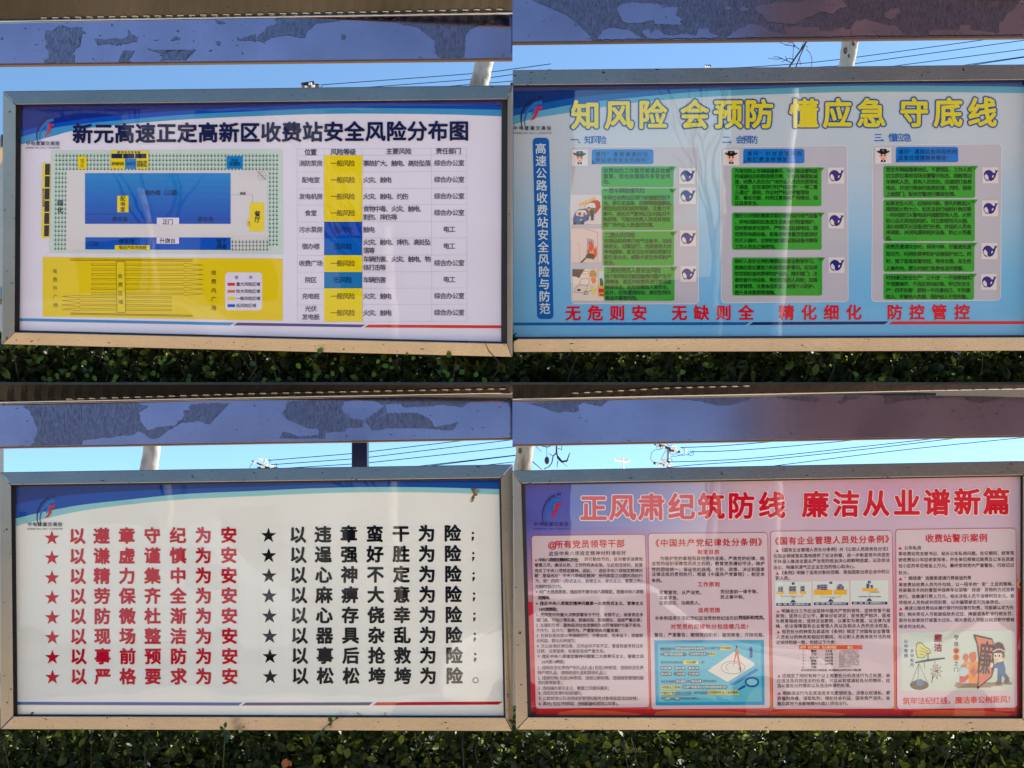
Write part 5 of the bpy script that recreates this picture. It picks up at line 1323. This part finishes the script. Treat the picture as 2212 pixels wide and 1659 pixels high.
    for x in (1698, 1768): pr.disc(x, 545, 26, ink(236, 232, 224), 11, 14, 34); pr.disc(x + 3, 550, 14, ink(40, 34, 30), 12, 12, 22)
    pr.line([(1715, 612), (1740, 622)], 8, ink(110, 70, 60), 11); pr.disc(1635, 715, 30, ink(226, 204, 176), 9, 12, 50)
    pr.build('small_print_column', ps)
board_pink()
# ------------------------------------------------------------------ what shows in the gaps: trees, poles, cables
PLANE_BARK = bark_mat('plane_tree_bark', (.38, .36, .30), (.13, .10, .07))
PALE_BARK = bark_mat('pale_grey_bark', (.36, .355, .35), (.19, .19, .195), 11)
DARK_TWIG = plain('dark_twig', (.045, .035, .032), .8)
CONC = plain('pale_concrete_pole', (.55, .55, .53), .8, scale=14)
PORC = plain('white_porcelain', (.80, .79, .77), .25)
IRON = plain('dark_galvanised_iron', (.045, .05, .055), .5, .4)

def limb(mb, p, v, L, r, depth, mat, rnd, spread=.55):
    pts = [p]; q = Vector(p); d = Vector(v).normalized(); n = 5
    for k in range(n):
        d = (d + Vector((rnd.uniform(-1, 1), rnd.uniform(-1, 1), rnd.uniform(-.5, .9))) * .16).normalized()
        q = q + d * L / n; pts.append(q.copy())
    mb.tube(pts, [r * (1 - .5 * k / n) for k in range(n + 1)], mat, 7 if r > .01 else 5)
    if depth:
        for k in range(3):
            i = rnd.choice((2, 3, 4, 5)); s = Vector((rnd.uniform(-1, 1), rnd.uniform(-1, 1), rnd.uniform(-.2, 1))) * spread
            limb(mb, pts[i], d + s, L * rnd.uniform(.5, .75), r * .5, depth - 1, mat, rnd, spread)

def trunk_tree(name, label, group, knots, radius, base_z, mat, seed, crown_from, crown_len, knotholes=(), depth=2):
    """knots: world points up the trunk"""
    root = empty(name, (knots[0].x, knots[0].y, base_z), label, 'tree', group)
    mb = MB(); rnd = random.Random(seed)
    pts = []; rr = []
    n = len(knots)
    for i in range(n - 1):
        for k in range(8):
            u = k / 8; p = knots[i].lerp(knots[i + 1], u)
            pts.append(p + Vector((rnd.uniform(-1, 1), rnd.uniform(-1, 1), 0)) * radius[0] * .035); rr.append(lerp(radius[i], radius[i + 1], u) * rnd.uniform(.97, 1.03))
    pts.append(knots[-1]); rr.append(radius[-1])
    mb.tube(pts, rr, mat, 20)
    mb.build('trunk', root)
    mb = MB()
    for k in range(7):
        p = knots[-1].lerp(knots[-2], crown_from * k / 7)
        limb(mb, p, (rnd.uniform(-.8, .8), rnd.uniform(-.2, .9), rnd.uniform(.2, 1)), crown_len * rnd.uniform(.6, 1.1), radius[-1] * .45, depth, DARK_TWIG if mat is not PALE_BARK else mat, rnd)
    mb.build('crown', root)
    if knotholes:
        for (p, r) in knotholes:
            mb = MB(); mb.ball(p, r, DARK_TWIG, 12, (.55, .4, .9)); mb.ball((p[0], p[1] - r * .2, p[2]), r * .62, plain('knot_core', (.2, .12, .07), .8), 10, (.5, .5, .8))
            mb.build('knot', root)
    return root

def tub(px, d, nm, label):
    root = empty(nm, (at(px, 0, d).x, d, 3.11), label, 'planter')
    mb = MB(); c = at(px, 0, d); n = 18
    prof = [(.0, .10), (.0, .13), (.2, .15), (.2, .13)]
    for (z0, r0), (z1, r1) in zip(prof, prof[1:]):
        mb.mesh([(c.x + r * math.cos(2 * math.pi * k / n), d + r * .9 * math.sin(2 * math.pi * k / n), 3.11 + z) for z, r in ((z0, r0), (z1, r1)) for k in range(n)], [(k, (k + 1) % n, n + (k + 1) % n, n + k) for k in range(n)], plain('terracotta', (.28, .12, .07), .8))
    mb.build('pot', root)
    mb = MB(); mb.mesh([(c.x + .132 * math.cos(2 * math.pi * k / n), d + .12 * math.sin(2 * math.pi * k / n), 3.27) for k in range(n)], [tuple(range(n))], plain('potting_soil', (.03, .022, .015), 1))
    mb.build('soil', root)

d = 6.55
px_r = lambda px, dd: px / F * dd
trunk_tree('plane_tree', 'smooth pale leaning trunk over the end of the risk map board', None, [at(880, 836, d), at(1034.5, 185, d), at(1047.5, 128.5, d), at(1066, 40, d)], [px_r(23, d), px_r(19.6, d), px_r(19.3, d), px_r(17, d)], 3.11, PLANE_BARK, 3, .3, .5)
k1, k2, k3 = at(1839, 103, d), at(1824, 117, d), at(1829, 130, d)
trunk_tree('plane_tree', 'knotty whitish trunk with brown bark patches over the speech box board', None, [at(1800, 836, d), at(1828, 142.5, d), at(1838, 83, d), at(1849, 10, d)], [px_r(22, d), px_r(16.3, d), px_r(18.6, d), px_r(15, d)], 3.11, PLANE_BARK, 5, .3, .5,
    [((k1.x, d - .045, k1.z), .016), ((k2.x - .004, d - .035, k2.z), .020), ((k3.x, d - .045, k3.z), .011), ((at(1853, 86, d).x, d - .02, at(1853, 86, d).z), .02)])
# thin twiggy tree between them
root = empty('bare_sapling', (at(1668, 0, 6.5).x, 6.5, 3.11), 'thin dark leafless sapling with fine twigs beside the knotty trunk', 'tree')
mb = MB(); dd = 6.5
mb.tube([at(1660, 836, dd), at(1690, 400, dd), at(1705, 145, dd), at(1720, 122, dd), at(1733, 104, dd), at(1746, 84, dd), at(1762, 50, dd)], [.013, .010, .0052, .0046, .0048, .005, .004], DARK_TWIG, 7)
mb.build('trunk', root)
mb = MB()
mb.tube([at(1700, 300, dd), at(1719.5, 144, dd), at(1728, 122, dd), at(1744, 86, dd), at(1752, 60, dd)], [.005, .0036, .003, .0028, .002], DARK_TWIG, 6)
for pts in ([(1727, 107), (1718, 100), (1707, 98), (1700, 97), (1684, 92)], [(1718, 100), (1712, 92), (1701, 93)], [(1707, 98), (1695, 97)], [(1728, 110), (1737, 90), (1722, 86)], [(1710, 136), (1700, 131), (1690, 127), (1678, 128), (1659, 126)], [(1690, 127), (1680, 123), (1670, 123)], [(1700, 131), (1697, 121)], [(1714, 128), (1704, 126), (1688, 134)], [(1742, 106), (1750, 115), (1754, 128), (1753, 145)], [(1741, 98), (1745, 103)], [(1727, 122), (1729, 140)], [(1715, 95), (1713, 120), (1712, 140)], [(1735, 90), (1726, 87)]):
    mb.tube([at(x, y, dd + .01) for x, y in pts], [.0024 - .0015 * i / len(pts) for i in range(len(pts))], DARK_TWIG, 5)
mb.build('twigs', root)
# lower row: trees standing on the ground behind
d = 9.0
trunk_tree('tree', 'plain whitish trunk above the slogan board', None, [at(205, 1966, d), at(321.5, 1015, d), at(328.6, 960, d), at(340, 880, d), at(380, 640, d)], [px_r(27, d), px_r(18.6, d), px_r(17.8, d), px_r(16, d), px_r(12, d)], 0, PALE_BARK, 8, .5, 1.0, depth=1)
d = 8.4
kk = at(1123, 977, d)
tr = trunk_tree('plane_tree', 'thick pale trunk with a hanging seed ball at the corner of the pink board', None, [at(1090, 1999, d), at(1128.5, 1016, d), at(1134.5, 962, d), at(1142, 890, d), at(1130, 640, d)], [px_r(26, d), px_r(18.7, d), px_r(18.7, d), px_r(16, d), px_r(12, d)], 0, PLANE_BARK, 12, .4, .9, [((kk.x, d - .055, kk.z), .022)], depth=1)
mb = MB()
for pts, r in (([(1148, 962), (1170, 960), (1203, 958), (1208, 950)], .006), ([(1203, 955), (1202, 975), (1205, 990), (1213, 998), (1224, 997), (1231, 978)], .007), ([(1202, 978), (1195, 985), (1192, 1000), (1186, 1008), (1175, 1013)], .005), ([(1195, 985), (1186, 980)], .003), ([(1205, 985), (1214, 996), (1228, 994)], .005), ([(1205, 995), (1203, 1010)], .003), ([(1206, 968), (1213, 972), (1214, 960)], .004), ([(1168, 960), (1158, 966), (1170, 975)], .003), ([(1150, 997), (1160, 1005), (1170, 1014)], .004), ([(1213, 998), (1226, 1008)], .002), ([(1165, 962), (1182, 966), (1204, 958)], .004)):
    mb.tube([at(x, y, d - .1) for x, y in pts], [r * (1 - .5 * i / len(pts)) for i in range(len(pts))], DARK_TWIG, 5)
mb.build('twigs', tr)
mb = MB(); c = at(1181.5, 994.5, d - .1); mb.ball(c, .017, DARK_TWIG, 10, (1, 1, 1.6)); mb.tube([at(1181, 960, d - .1), c], .002, DARK_TWIG, 4)
mb.build('seed_ball', tr)

# blue post behind the slogan board
mb = MB(); bm_ = plain('dark_blue_paint', (.012, .018, .085), .35, var=.05); d = 6.2
a, b = at(760, 0, d).x, at(793, 0, d).x
mb.box((a, d, 0), (b, d + .085, 3.07), bm_)
mb.box((a - .004, d + .02, 0), (a + .008, d + .1, 3.07), plain('blue_paint_edge', (.02, .05, .22), .35))
tag(mb.build('steel_post', bevel=.004, loc=((a + b) / 2, d, 0)), 'dark blue square post between the beam and the slogan board', 'post')

# utility poles
def insulator(root, p, s, tilt=0):
    mb = MB()
    for k in range(3): mb.ball((p[0] + k * s * .9 * math.cos(tilt), p[1], p[2] + k * s * .9 * math.sin(tilt)), s, PORC, 10, (.55, 1, 1))
    mb.build('insulator', root)
def pole(name, label, px, ytop, d, r, zbase, arms, ins, loops=()):
    c = at(px, ytop, d); root = empty(name, (c.x, d, zbase), label, 'utility pole')
    mb = MB(); mb.tube([(c.x, d, zbase), (c.x, d, c.z)], [r * 1.3, r], CONC, 14); mb.build('pole', root)
    for (x0, y0, x1, y1, w) in arms:
        mb = MB(); p, q = at(x0, y0, d - .05), at(x1, y1, d - .05); h = w / F * d / 2
        mb.hexa([(p.x, p.y - .03, p.z - h), (q.x, q.y - .03, q.z - h), (q.x, q.y - .03, q.z + h), (p.x, p.y - .03, p.z + h)], [(p.x, p.y + .05, p.z - h), (q.x, q.y + .05, q.z - h), (q.x, q.y + .05, q.z + h), (p.x, p.y + .05, p.z + h)], IRON)
        mb.build('crossarm', root)
    for (x, y, s) in ins: insulator(root, at(x, y, d - .1), s / F * d)
    if loops:
        for pts in loops:
            mb = MB(); mb.tube([at(x, y, d - .12) for x, y in pts], .55 / F * d, WIRE, 5)
            mb.build('jumper_wire', root)
    return root
arc = lambda cx, cy, r, a0, a1: [(cx + r * math.cos(math.radians(a0 + (a1 - a0) * k / 10)), cy + r * math.sin(math.radians(a0 + (a1 - a0) * k / 10))) for k in range(11)]
zz = lambda x, y: (1382.5 + x * .0732, 939.6 + y * .0732)
Z = lambda pts: [zz(*p) for p in pts]
pole('utility_pole', 'utility pole top with crossarms and white insulators over the pink board', 1443.5, 966, 30, px_r(3.4, 30), 0,
    [(*zz(420, 255), *zz(900, 410), 5), (*zz(880, 450), *zz(1180, 500), 4), (*zz(400, 825), *zz(720, 885), 4.5), (*zz(760, 800), *zz(880, 800), 4)],
    [(*zz(490, 285), 2.4), (*zz(640, 185), 4.0), (*zz(680, 260), 3.2), (*zz(640, 360), 3), (*zz(940, 380), 4), (*zz(1020, 470), 3), (*zz(1290, 480), 3.4), (*zz(620, 760), 4.2), (*zz(690, 820), 3.4), (*zz(480, 845), 2.6), (*zz(790, 860), 3.6), (*zz(580, 880), 3), (*zz(920, 880), 2.4)],
    [Z([(430, 440), (350, 520), (318, 620), (315, 715), (405, 820)]), Z(arc(880, 240, 80, 0, 180)), Z(arc(1230, 480, 100, -90, 110)), Z(arc(1500, 530, 85, -60, 200)), Z(arc(870, 770, 80, 180, 380)), Z([(1540, 510), (1420, 580), (1260, 605), (1120, 590)]), Z([(770, 430), (700, 560), (630, 700)]), Z([(880, 680), (960, 620), (1060, 630), (1180, 600)]), Z([(490, 320), (510, 410)]), Z([(600, 330), (600, 410)]), Z([(900, 480), (900, 570), (1100, 560), (1100, 470)]), Z([(430, 440), (560, 430), (680, 400)])])
pole('utility_pole', 'small cluster of pole ironwork and insulators over the middle of the slogan board', 573, 992, 34, px_r(3, 34), 0,
    [(545, 996, 582, 1012, 3.5), (556, 1010, 600, 1011, 3)], [(560, 994, 3.2), (572, 1002, 3.2), (549, 999, 2.4), (584, 1008, 3), (565, 1008, 3)], [arc(579, 996, 5, -60, 200), arc(592, 1006, 6, -60, 220), [(545, 1000), (540, 1008), (540, 1012)]])
pole('utility_pole', 'white insulators peeking over the top rail of the risk map board', 676, 182, 6.6, .010, 3.11,
    [(652, 186, 680, 182, 2.6), (656, 190, 690, 188, 2.4)], [(668, 181, 2.6), (674, 186, 2.6), (659, 187, 2.0)], [arc(690, 184, 6, 0, 180), [(681, 183.5), (697, 183.2)]])
pole('utility_pole', 'tiny pair of white insulators on the top rail of the speech box board', 1527, 144, 6.6, .008, 3.11,
    [(1521, 147, 1534, 147, 1.8)], [(1523, 144.5, 2.4), (1528, 145, 2.2)])
# street lamp far away
dl = 42; c = at(1346.7, 990, dl); lw = plain('white_enamel', (.8, .8, .78), .4)
root = empty('street_lamp', (c.x, dl, 0), 'distant white double armed street lamp over the pink board', 'street lamp')
mb = MB(); mb.tube([(c.x, dl, 0), (c.x, dl, c.z)], [.12, px_r(1.5, dl)], lw, 10); mb.build('pole', root)
for pts in ([(1328.5, 990), (1333, 994), (1347, 994.5), (1345, 991)], [(1345, 993), (1348, 989), (1363, 994), (1350, 997)]):
    mb = MB(); q = [at(x, y, dl) for x, y in pts]; mb.hexa(q[::-1], [Vector((p.x, p.y + .25, p.z)) for p in q][::-1], lw); mb.build('lamp_head', root)

# cables
def cable(label, group, pts, d0, d1, w=1.7):
    mb = MB(); n = len(pts); P = []
    xs = [p[0] for p in pts]
    c = curve_pts(None, pts, 6) if n > 2 else [tuple(lerp(pts[0][k], pts[1][k], j / 8) for k in (0, 1)) for j in range(9)]
    for x, y in c:
        u = (x - xs[0]) / (xs[-1] - xs[0]); P.append(at(x, y, lerp(d0, d1, u)))
    mb.tube(P, [w / 2 / F * p.y for p in P], WIRE, 6)
    tag(mb.build('power_cable', loc=P[0]), label, 'power cable', group)
g1, g2, g3, g4 = 'power cables over the risk map board', 'power cables over the speech box board', 'power cables over the slogan board', 'power cables over the pink board'
l1, l2, l3, l4 = ('thin dark power cable rising from the insulators over the risk map board', 'thin dark power cable crossing behind the knotty trunk over the speech box board', 'thin dark power cable passing the blue post over the slogan board', 'thin dark power cable rising from the utility pole over the pink board')
cable(l1, g1, [(697, 183), (1020, 159), (1106, 149.3), (1190, 138)], 6.6, 14)
cable(l1, g1, [(760, 191), (1020, 171.3), (1106, 161.2), (1190, 150)], 6.7, 14)
cable(l1, g1, [(900, 193), (985, 185), (1106, 175), (1190, 165)], 7, 14)
cable(l2, g2, [(1528, 149), (1563, 147.5), (1659, 142.3), (1811, 128.5), (2171, 79.5), (2260, 66)], 6.62, 20)
cable(l2, g2, [(1640, 152), (1779, 144), (1846, 137.5), (2212, 87), (2290, 75)], 7.5, 20)
cable(l2, g2, [(1880, 149), (1936, 142), (2212, 106.3), (2290, 95)], 9, 20)
cable(l2, g2, [(2040, 147), (2084, 140.6), (2212, 122.2), (2290, 110)], 11, 20)
cable(l2, g2, [(2050, 148), (2100, 140.6), (2212, 123.8), (2290, 112.5)], 11.4, 20.4)
cable(l3, g3, [(580, 994.5), (758, 980), (793, 976.3), (1033, 947.5), (1100, 938)], 33.8, 22)
cable(l3, g3, [(588, 1003.7), (758, 991.5), (793, 988.3), (1106, 950), (1180, 940)], 33.8, 22)
cable(l3, g3, [(590, 1013), (758, 1002.5), (793, 1000), (1106, 965.7), (1200, 953)], 33.8, 22)
cable(l3, g3, [(820, 1016), (913, 1006), (1106, 984), (1109, 983.6)], 33, 22)
cable(l3, g3, [(850, 1015), (940, 1005), (1106, 984.8), (1109, 984.4)], 33.4, 22.4)
cable(l3, g3, [(1000, 1010), (1065, 1003), (1106, 998.3), (1109, 998)], 32, 24)
cable(l4, g4, [(1442, 957), (1500, 953.5), (1596, 945.7), (1700, 934)], 29.9, 26)
cable(l4, g4, [(1470, 966.8), (1550, 963.5), (1659, 954.7), (1779, 942), (1850, 933)], 29.9, 25)
cable(l4, g4, [(1490, 975.9), (1560, 974.5), (1659, 967.9), (1800, 955), (1946, 939.5), (2010, 931)], 29.9, 23)
cable(l4, g4, [(1445, 998), (1550, 994.5), (1659, 986.7), (1870, 964), (2079, 940.3), (2150, 931)], 29.9, 22)
cable(l4, g4, [(1440, 1010), (1506, 1003.7), (1659, 992.7), (1880, 969), (2109, 941), (2180, 932)], 29.9, 22)
cable(l4, g4, [(1660, 1008), (1714, 1001), (1950, 972), (2212, 945), (2300, 936)], 29.9, 21)

# the beginning of the neighbour's wall and roof at the picture's left edge
hw = plain('grey_blue_siding', (.30, .34, .38), .7); hr = plain('dark_roof_sheet', (.05, .06, .08), .6)
d = 26; xr = at(8, 0, d).x
root = empty('shed', (xr - 3, d + 2, 0), 'grey shed with dark roof just past the end of the risk map board', 'shed')
mb = MB(); xk = xr * (d + 5.2) / d
mb.hexa([(xr - 6, d, 0), (xr, d, 0), (xr, d, zt(335, d)), (xr - 6, d, zt(335, d))], [(xk - 6, d + 5, 0), (xk, d + 5, 0), (xk, d + 5, zt(335, d)), (xk - 6, d + 5, zt(335, d))], hw); mb.build('wall', root)
mb = MB(); mb.hexa([(xr - 6.2, d - .3, zt(335, d)), (xr + .02, d - .3, zt(335, d)), (xr + .02, d - .3, zt(315, d)), (xr - 6.2, d - .3, zt(290, d))], [(xk - 6.2, d + 5, zt(335, d)), (xk + .02, d + 5, zt(335, d)), (xk + .02, d + 5, zt(315, d)), (xk - 6.2, d + 5, zt(290, d))], hr); mb.build('roof', root)

# ------------------------------------------------------------------ sprigs of the slogan hedge, dead leaves, bright leaves coloured as sunlit
def leaf_at(mb, base, tip, w, mat, lift=.006):
    base, tip = Vector(base), Vector(tip); t = tip - base; s = t.cross(Vector((0, -1, 0))).normalized() * w; f = Vector((0, -lift, 0))
    m1, m2 = base + t * .35, base + t * .7
    V = [base, m1 - s + f, m1, m1 + s + f, m2 - s * .85 + f, m2, m2 + s * .85 + f, tip]
    mb.mesh(V, [(0, 2, 1), (0, 3, 2), (1, 2, 5, 4), (2, 3, 6, 5), (4, 5, 7), (5, 6, 7)], mat, True)
LEAF_MID = leaf_mat('sprig_and_sunlit_leaf', (.03, .07, .03), (.04, .09, .03), (.05, .10, .03)); LEAF_SUNLIT = leaf_mat('sunlit_leaf', (.07, .15, .02), (.12, .24, .03), (.16, .30, .04), .5); LEAF_RUST = plain('dead_leaf', (.32, .11, .04), .7)  # lighter greens put sunlight into leaf colour; the sprigs share the mid green
ds = 5.88
def sprig(stem, lv, nm='sprig', parent=None):
    mb = MB(); mb.tube([at(x, y, ds) for x, y in stem], .0022, plain('green_stem', (.06, .09, .03), .6), 5)
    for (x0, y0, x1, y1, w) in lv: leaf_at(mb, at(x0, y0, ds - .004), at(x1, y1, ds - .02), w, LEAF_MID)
    mb.build(nm, H['LL'])
sprig([(482, 1660), (484, 1620), (486, 1590), (486, 1570)], [(486, 1573, 489, 1559, .009), (484, 1578, 475, 1568, .009), (486, 1582, 478, 1592, .010), (488, 1580, 499, 1585, .011), (487, 1590, 492, 1606, .011), (487, 1586, 500, 1594, .010)])
sprig([(675, 1612), (690, 1584), (703, 1570), (716, 1560), (728, 1550)], [(716, 1562, 711, 1546, .011), (724, 1554, 733, 1547, .006), (708, 1566, 718, 1563, .008), (690, 1584, 676, 1598, .011), (700, 1574, 694, 1590, .009)])
mb = MB()
for (x0, y0, x1, y1, w, key) in ((612, 1660, 620, 1638, .018, 'LL'), (628, 1656, 624, 1642, .012, 'LL')): leaf_at(mb, at(x0, y0, 5.93), at(x1, y1, 5.9), w, LEAF_RUST)
mb.build('dead_leaf', H['LL'])
mb = MB(); r = random.Random(4)  # bright leaves added as sunlit spots, the sun put into their colour
for (x, y) in ((1848, 802), (1898, 815), (1894, 825), (1805, 764), (1517, 785), (1480, 800)): a = r.uniform(0, 6.28); leaf_at(mb, at(x, y, 5.99), at(x + 14 * math.cos(a), y + 14 * math.sin(a), 5.96), .014, LEAF_SUNLIT)
mb.build('sunlit_leaves', H['UR'])
mb = MB()
for (x, y) in ((235, 787), (122, 819), (205, 824), (245, 818), (353, 785), (260, 752), (180, 778), (225, 770), (406, 815), (565, 824), (735, 804), (965, 815), (688, 765), (330, 800), (92, 768)): a = r.uniform(0, 6.28); leaf_at(mb, at(x, y, 5.97), at(x + 13 * math.cos(a), y + 13 * math.sin(a), 5.94), .013, LEAF_SUNLIT)
for q in range(70): x, y, s, a = r.uniform(20, 1080), r.uniform(765, 826), r.uniform(7, 15), r.uniform(0, 6.28); leaf_at(mb, at(x, y, 5.985), at(x + s * math.cos(a), y + s * math.sin(a), r.uniform(5.95, 6.0)), s * .0009, LEAF_SUNLIT if q % 3 else LEAF_MID, .004)
mb.build('sunlit_leaves', H['UL'])
mb = MB()  # lighter leaves again stand in for sunlit ones
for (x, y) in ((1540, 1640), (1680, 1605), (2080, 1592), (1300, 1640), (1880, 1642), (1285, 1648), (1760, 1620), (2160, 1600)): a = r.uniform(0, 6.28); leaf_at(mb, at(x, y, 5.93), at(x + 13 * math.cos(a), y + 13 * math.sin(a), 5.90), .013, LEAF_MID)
mb.build('sunlit_leaves', H['LR'])

# ------------------------------------------------------------------ behind the reader: what the sheets and the steel mirror
GLASS = plain('dark_window_glass', (.02, .03, .04), .08)
def building(name, label, x0, x1, y0, h, mat, rows, cols):
    root = empty(name, ((x0 + x1) / 2, y0 - 5, 0), label, 'building')
    mb = MB(); mb.box((x0, y0 - 10, 0), (x1, y0, h), mat); mb.build('wall', root)
    mb = MB(); mb.box((x0 - .3, y0 - 10.3, h), (x1 + .3, y0 + .3, h + .5), plain('roof_edge', (.3, .3, .3), .8)); mb.build('roof', root)
    for r_ in range(rows):
        for c_ in range(cols):
            xa = lerp(x0, x1, (c_ + .25) / cols); xb = lerp(x0, x1, (c_ + .75) / cols); za = lerp(0, h, (r_ + .35) / rows); zb = lerp(0, h, (r_ + .8) / rows)
            mb = MB(); mb.box((xa, y0 + .003, za), (xb, y0 + .06, zb), GLASS); mb.build('window', root)
building('office_building', 'brown brick office building across the road, seen only mirrored', 7.5, 44, -24, 19, plain('brown_brick', (.17, .11, .085), .85), 5, 7)
building('toll_office', 'low grey building across the road, seen only mirrored', -46, 2, -30, 7.5, plain('grey_render', (.24, .245, .25), .8), 2, 11)
def vehicle(name, label, cat, x, y, L, prof, w, paint):
    """prof: side outline (u along the length, height); u runs to +x"""
    root = empty(name, (x, y, 0), label, cat)
    mb = MB(); n = len(prof); A = [(x + (u - .5) * L, y + w / 2, z) for u, z in prof]; B_ = [(x + (u - .5) * L, y - w / 2, z) for u, z in prof]
    C_ = [(p[0] if p[2] < 1 else x + (p[0] - x) * .97, y + w / 2 - (.12 if p[2] > 1.05 else 0), p[2]) for p in A]; D_ = [(p[0] if p[2] < 1 else x + (p[0] - x) * .97, y - w / 2 + (.12 if p[2] > 1.05 else 0), p[2]) for p in B_]
    mb.mesh(C_ + D_, [tuple(range(n)), tuple(range(2 * n - 1, n - 1, -1))] + [(i, n + i, n + (i + 1) % n, (i + 1) % n) for i in range(n)], paint); mb.build('body', root, bevel=.05)
    for u in (.19, .80):
        for s in (1, -1):
            cx = x + (u - .5) * L; mb = MB(); mb.tube([(cx, y + s * (w / 2 - .2), .33), (cx, y + s * (w / 2 + .02), .33)], .33, GASKET, 24, True, False); wh = mb.build('wheel', root)
            mb = MB(); mb.tube([(cx, y + s * (w / 2 + .02), .33), (cx, y + s * (w / 2 + .035), .33)], .2, BRIGHT, 16, True, False); mb.build('rim', wh)
    return root
white = plain('white_car_paint', (.78, .78, .78), .12, spec=.6, var=.02)
for k, (cx, cy, lab) in enumerate(((1.5, -3.2, 'white car parked behind the reader, seen only mirrored'), (6.6, -2.6, 'second white car parked nearer the pink board, seen only mirrored'))):
    v = vehicle('parked_car', lab, 'car', cx, cy, 4.7, [(0, .35), (.0, .75), (.02, 1.0), (.10, 1.12), (.20, 1.58), (.30, 1.68), (.52, 1.66), (.72, 1.10), (.93, .98), (.99, .8), (1, .35)], 1.85, white)
    for (u0, u1, u2, u3) in ((.13, .40, .40, .215), (.42, .67, .535, .42)):
        mb = MB(); P4 = [(cx + (u - .5) * 4.7, cy + .925 - o, z) for u, z, o in ((u0, 1.14, .08), (u1, 1.12, .08), (u2, 1.56, .10), (u3, 1.56, .10))]
        mb.hexa(P4, [(p[0], p[1] - .05, p[2]) for p in P4], GLASS); mb.build('side_window', v)
v = vehicle('delivery_van', 'grey delivery van across the road, seen only mirrored', 'van', -6.5, -9.5, 5.4, [(0, .4), (0, 2.3), (.05, 2.45), (.72, 2.45), (.84, 1.7), (.98, 1.2), (1, .9), (1, .4)], 1.9, plain('van_paint', (.30, .33, .36), .2, var=.02))
mb = MB(); P4 = [(-6.5 + (u - .5) * 5.4, -9.5 + .95 - .06, z) for u, z in ((.68, 1.35), (.86, 1.35), (.80, 1.75), (.70, 2.1))]; mb.hexa(P4, [(p[0], p[1] - .04, p[2]) for p in P4], GLASS); mb.build('side_window', v)
root = empty('street_lamp', (4.1, -7, 0), 'slim white street lamp behind the parked car, seen only mirrored', 'street lamp')
mb = MB(); mb.tube([(4.1, -7, 0), (4.1, -7, 6.2)], [.09, .05], lw, 10); mb.build('pole', root)
mb = MB(); mb.ball((4.1, -7, 6.25), .35, lw, 14, (1, 1, .3)); mb.build('lamp_head', root)
for k, (x, y, h) in enumerate(((-2.4, -13, 7), (5.2, -20, 9), (-9, -20, 8.5), (-14, -12.5, 7))):
    mb_r = random.Random(40 + k)
    root = empty('street_tree', (x, y, 0), ['leafless street tree mirrored between the van and the car', 'tall leafless street tree mirrored before the brown building', 'leafless street tree mirrored before the grey building', 'leafless street tree mirrored beyond the van'][k], 'tree')
    mb = MB(); mb.tube([(x, y, 0), (x + .05, y, h * .25), (x - .05, y, h * .5)], [.16, .13, .1], PLANE_BARK, 12); mb.build('trunk', root)
    mb = MB()
    for q in range(5): limb(mb, Vector((x - .03, y, h * (.3 + .03 * q))), (mb_r.uniform(-.8, .8), mb_r.uniform(-.8, .8), mb_r.uniform(.4, 1)), h * .38, .045, 2, DARK_TWIG, mb_r)
    mb.build('crown', root)
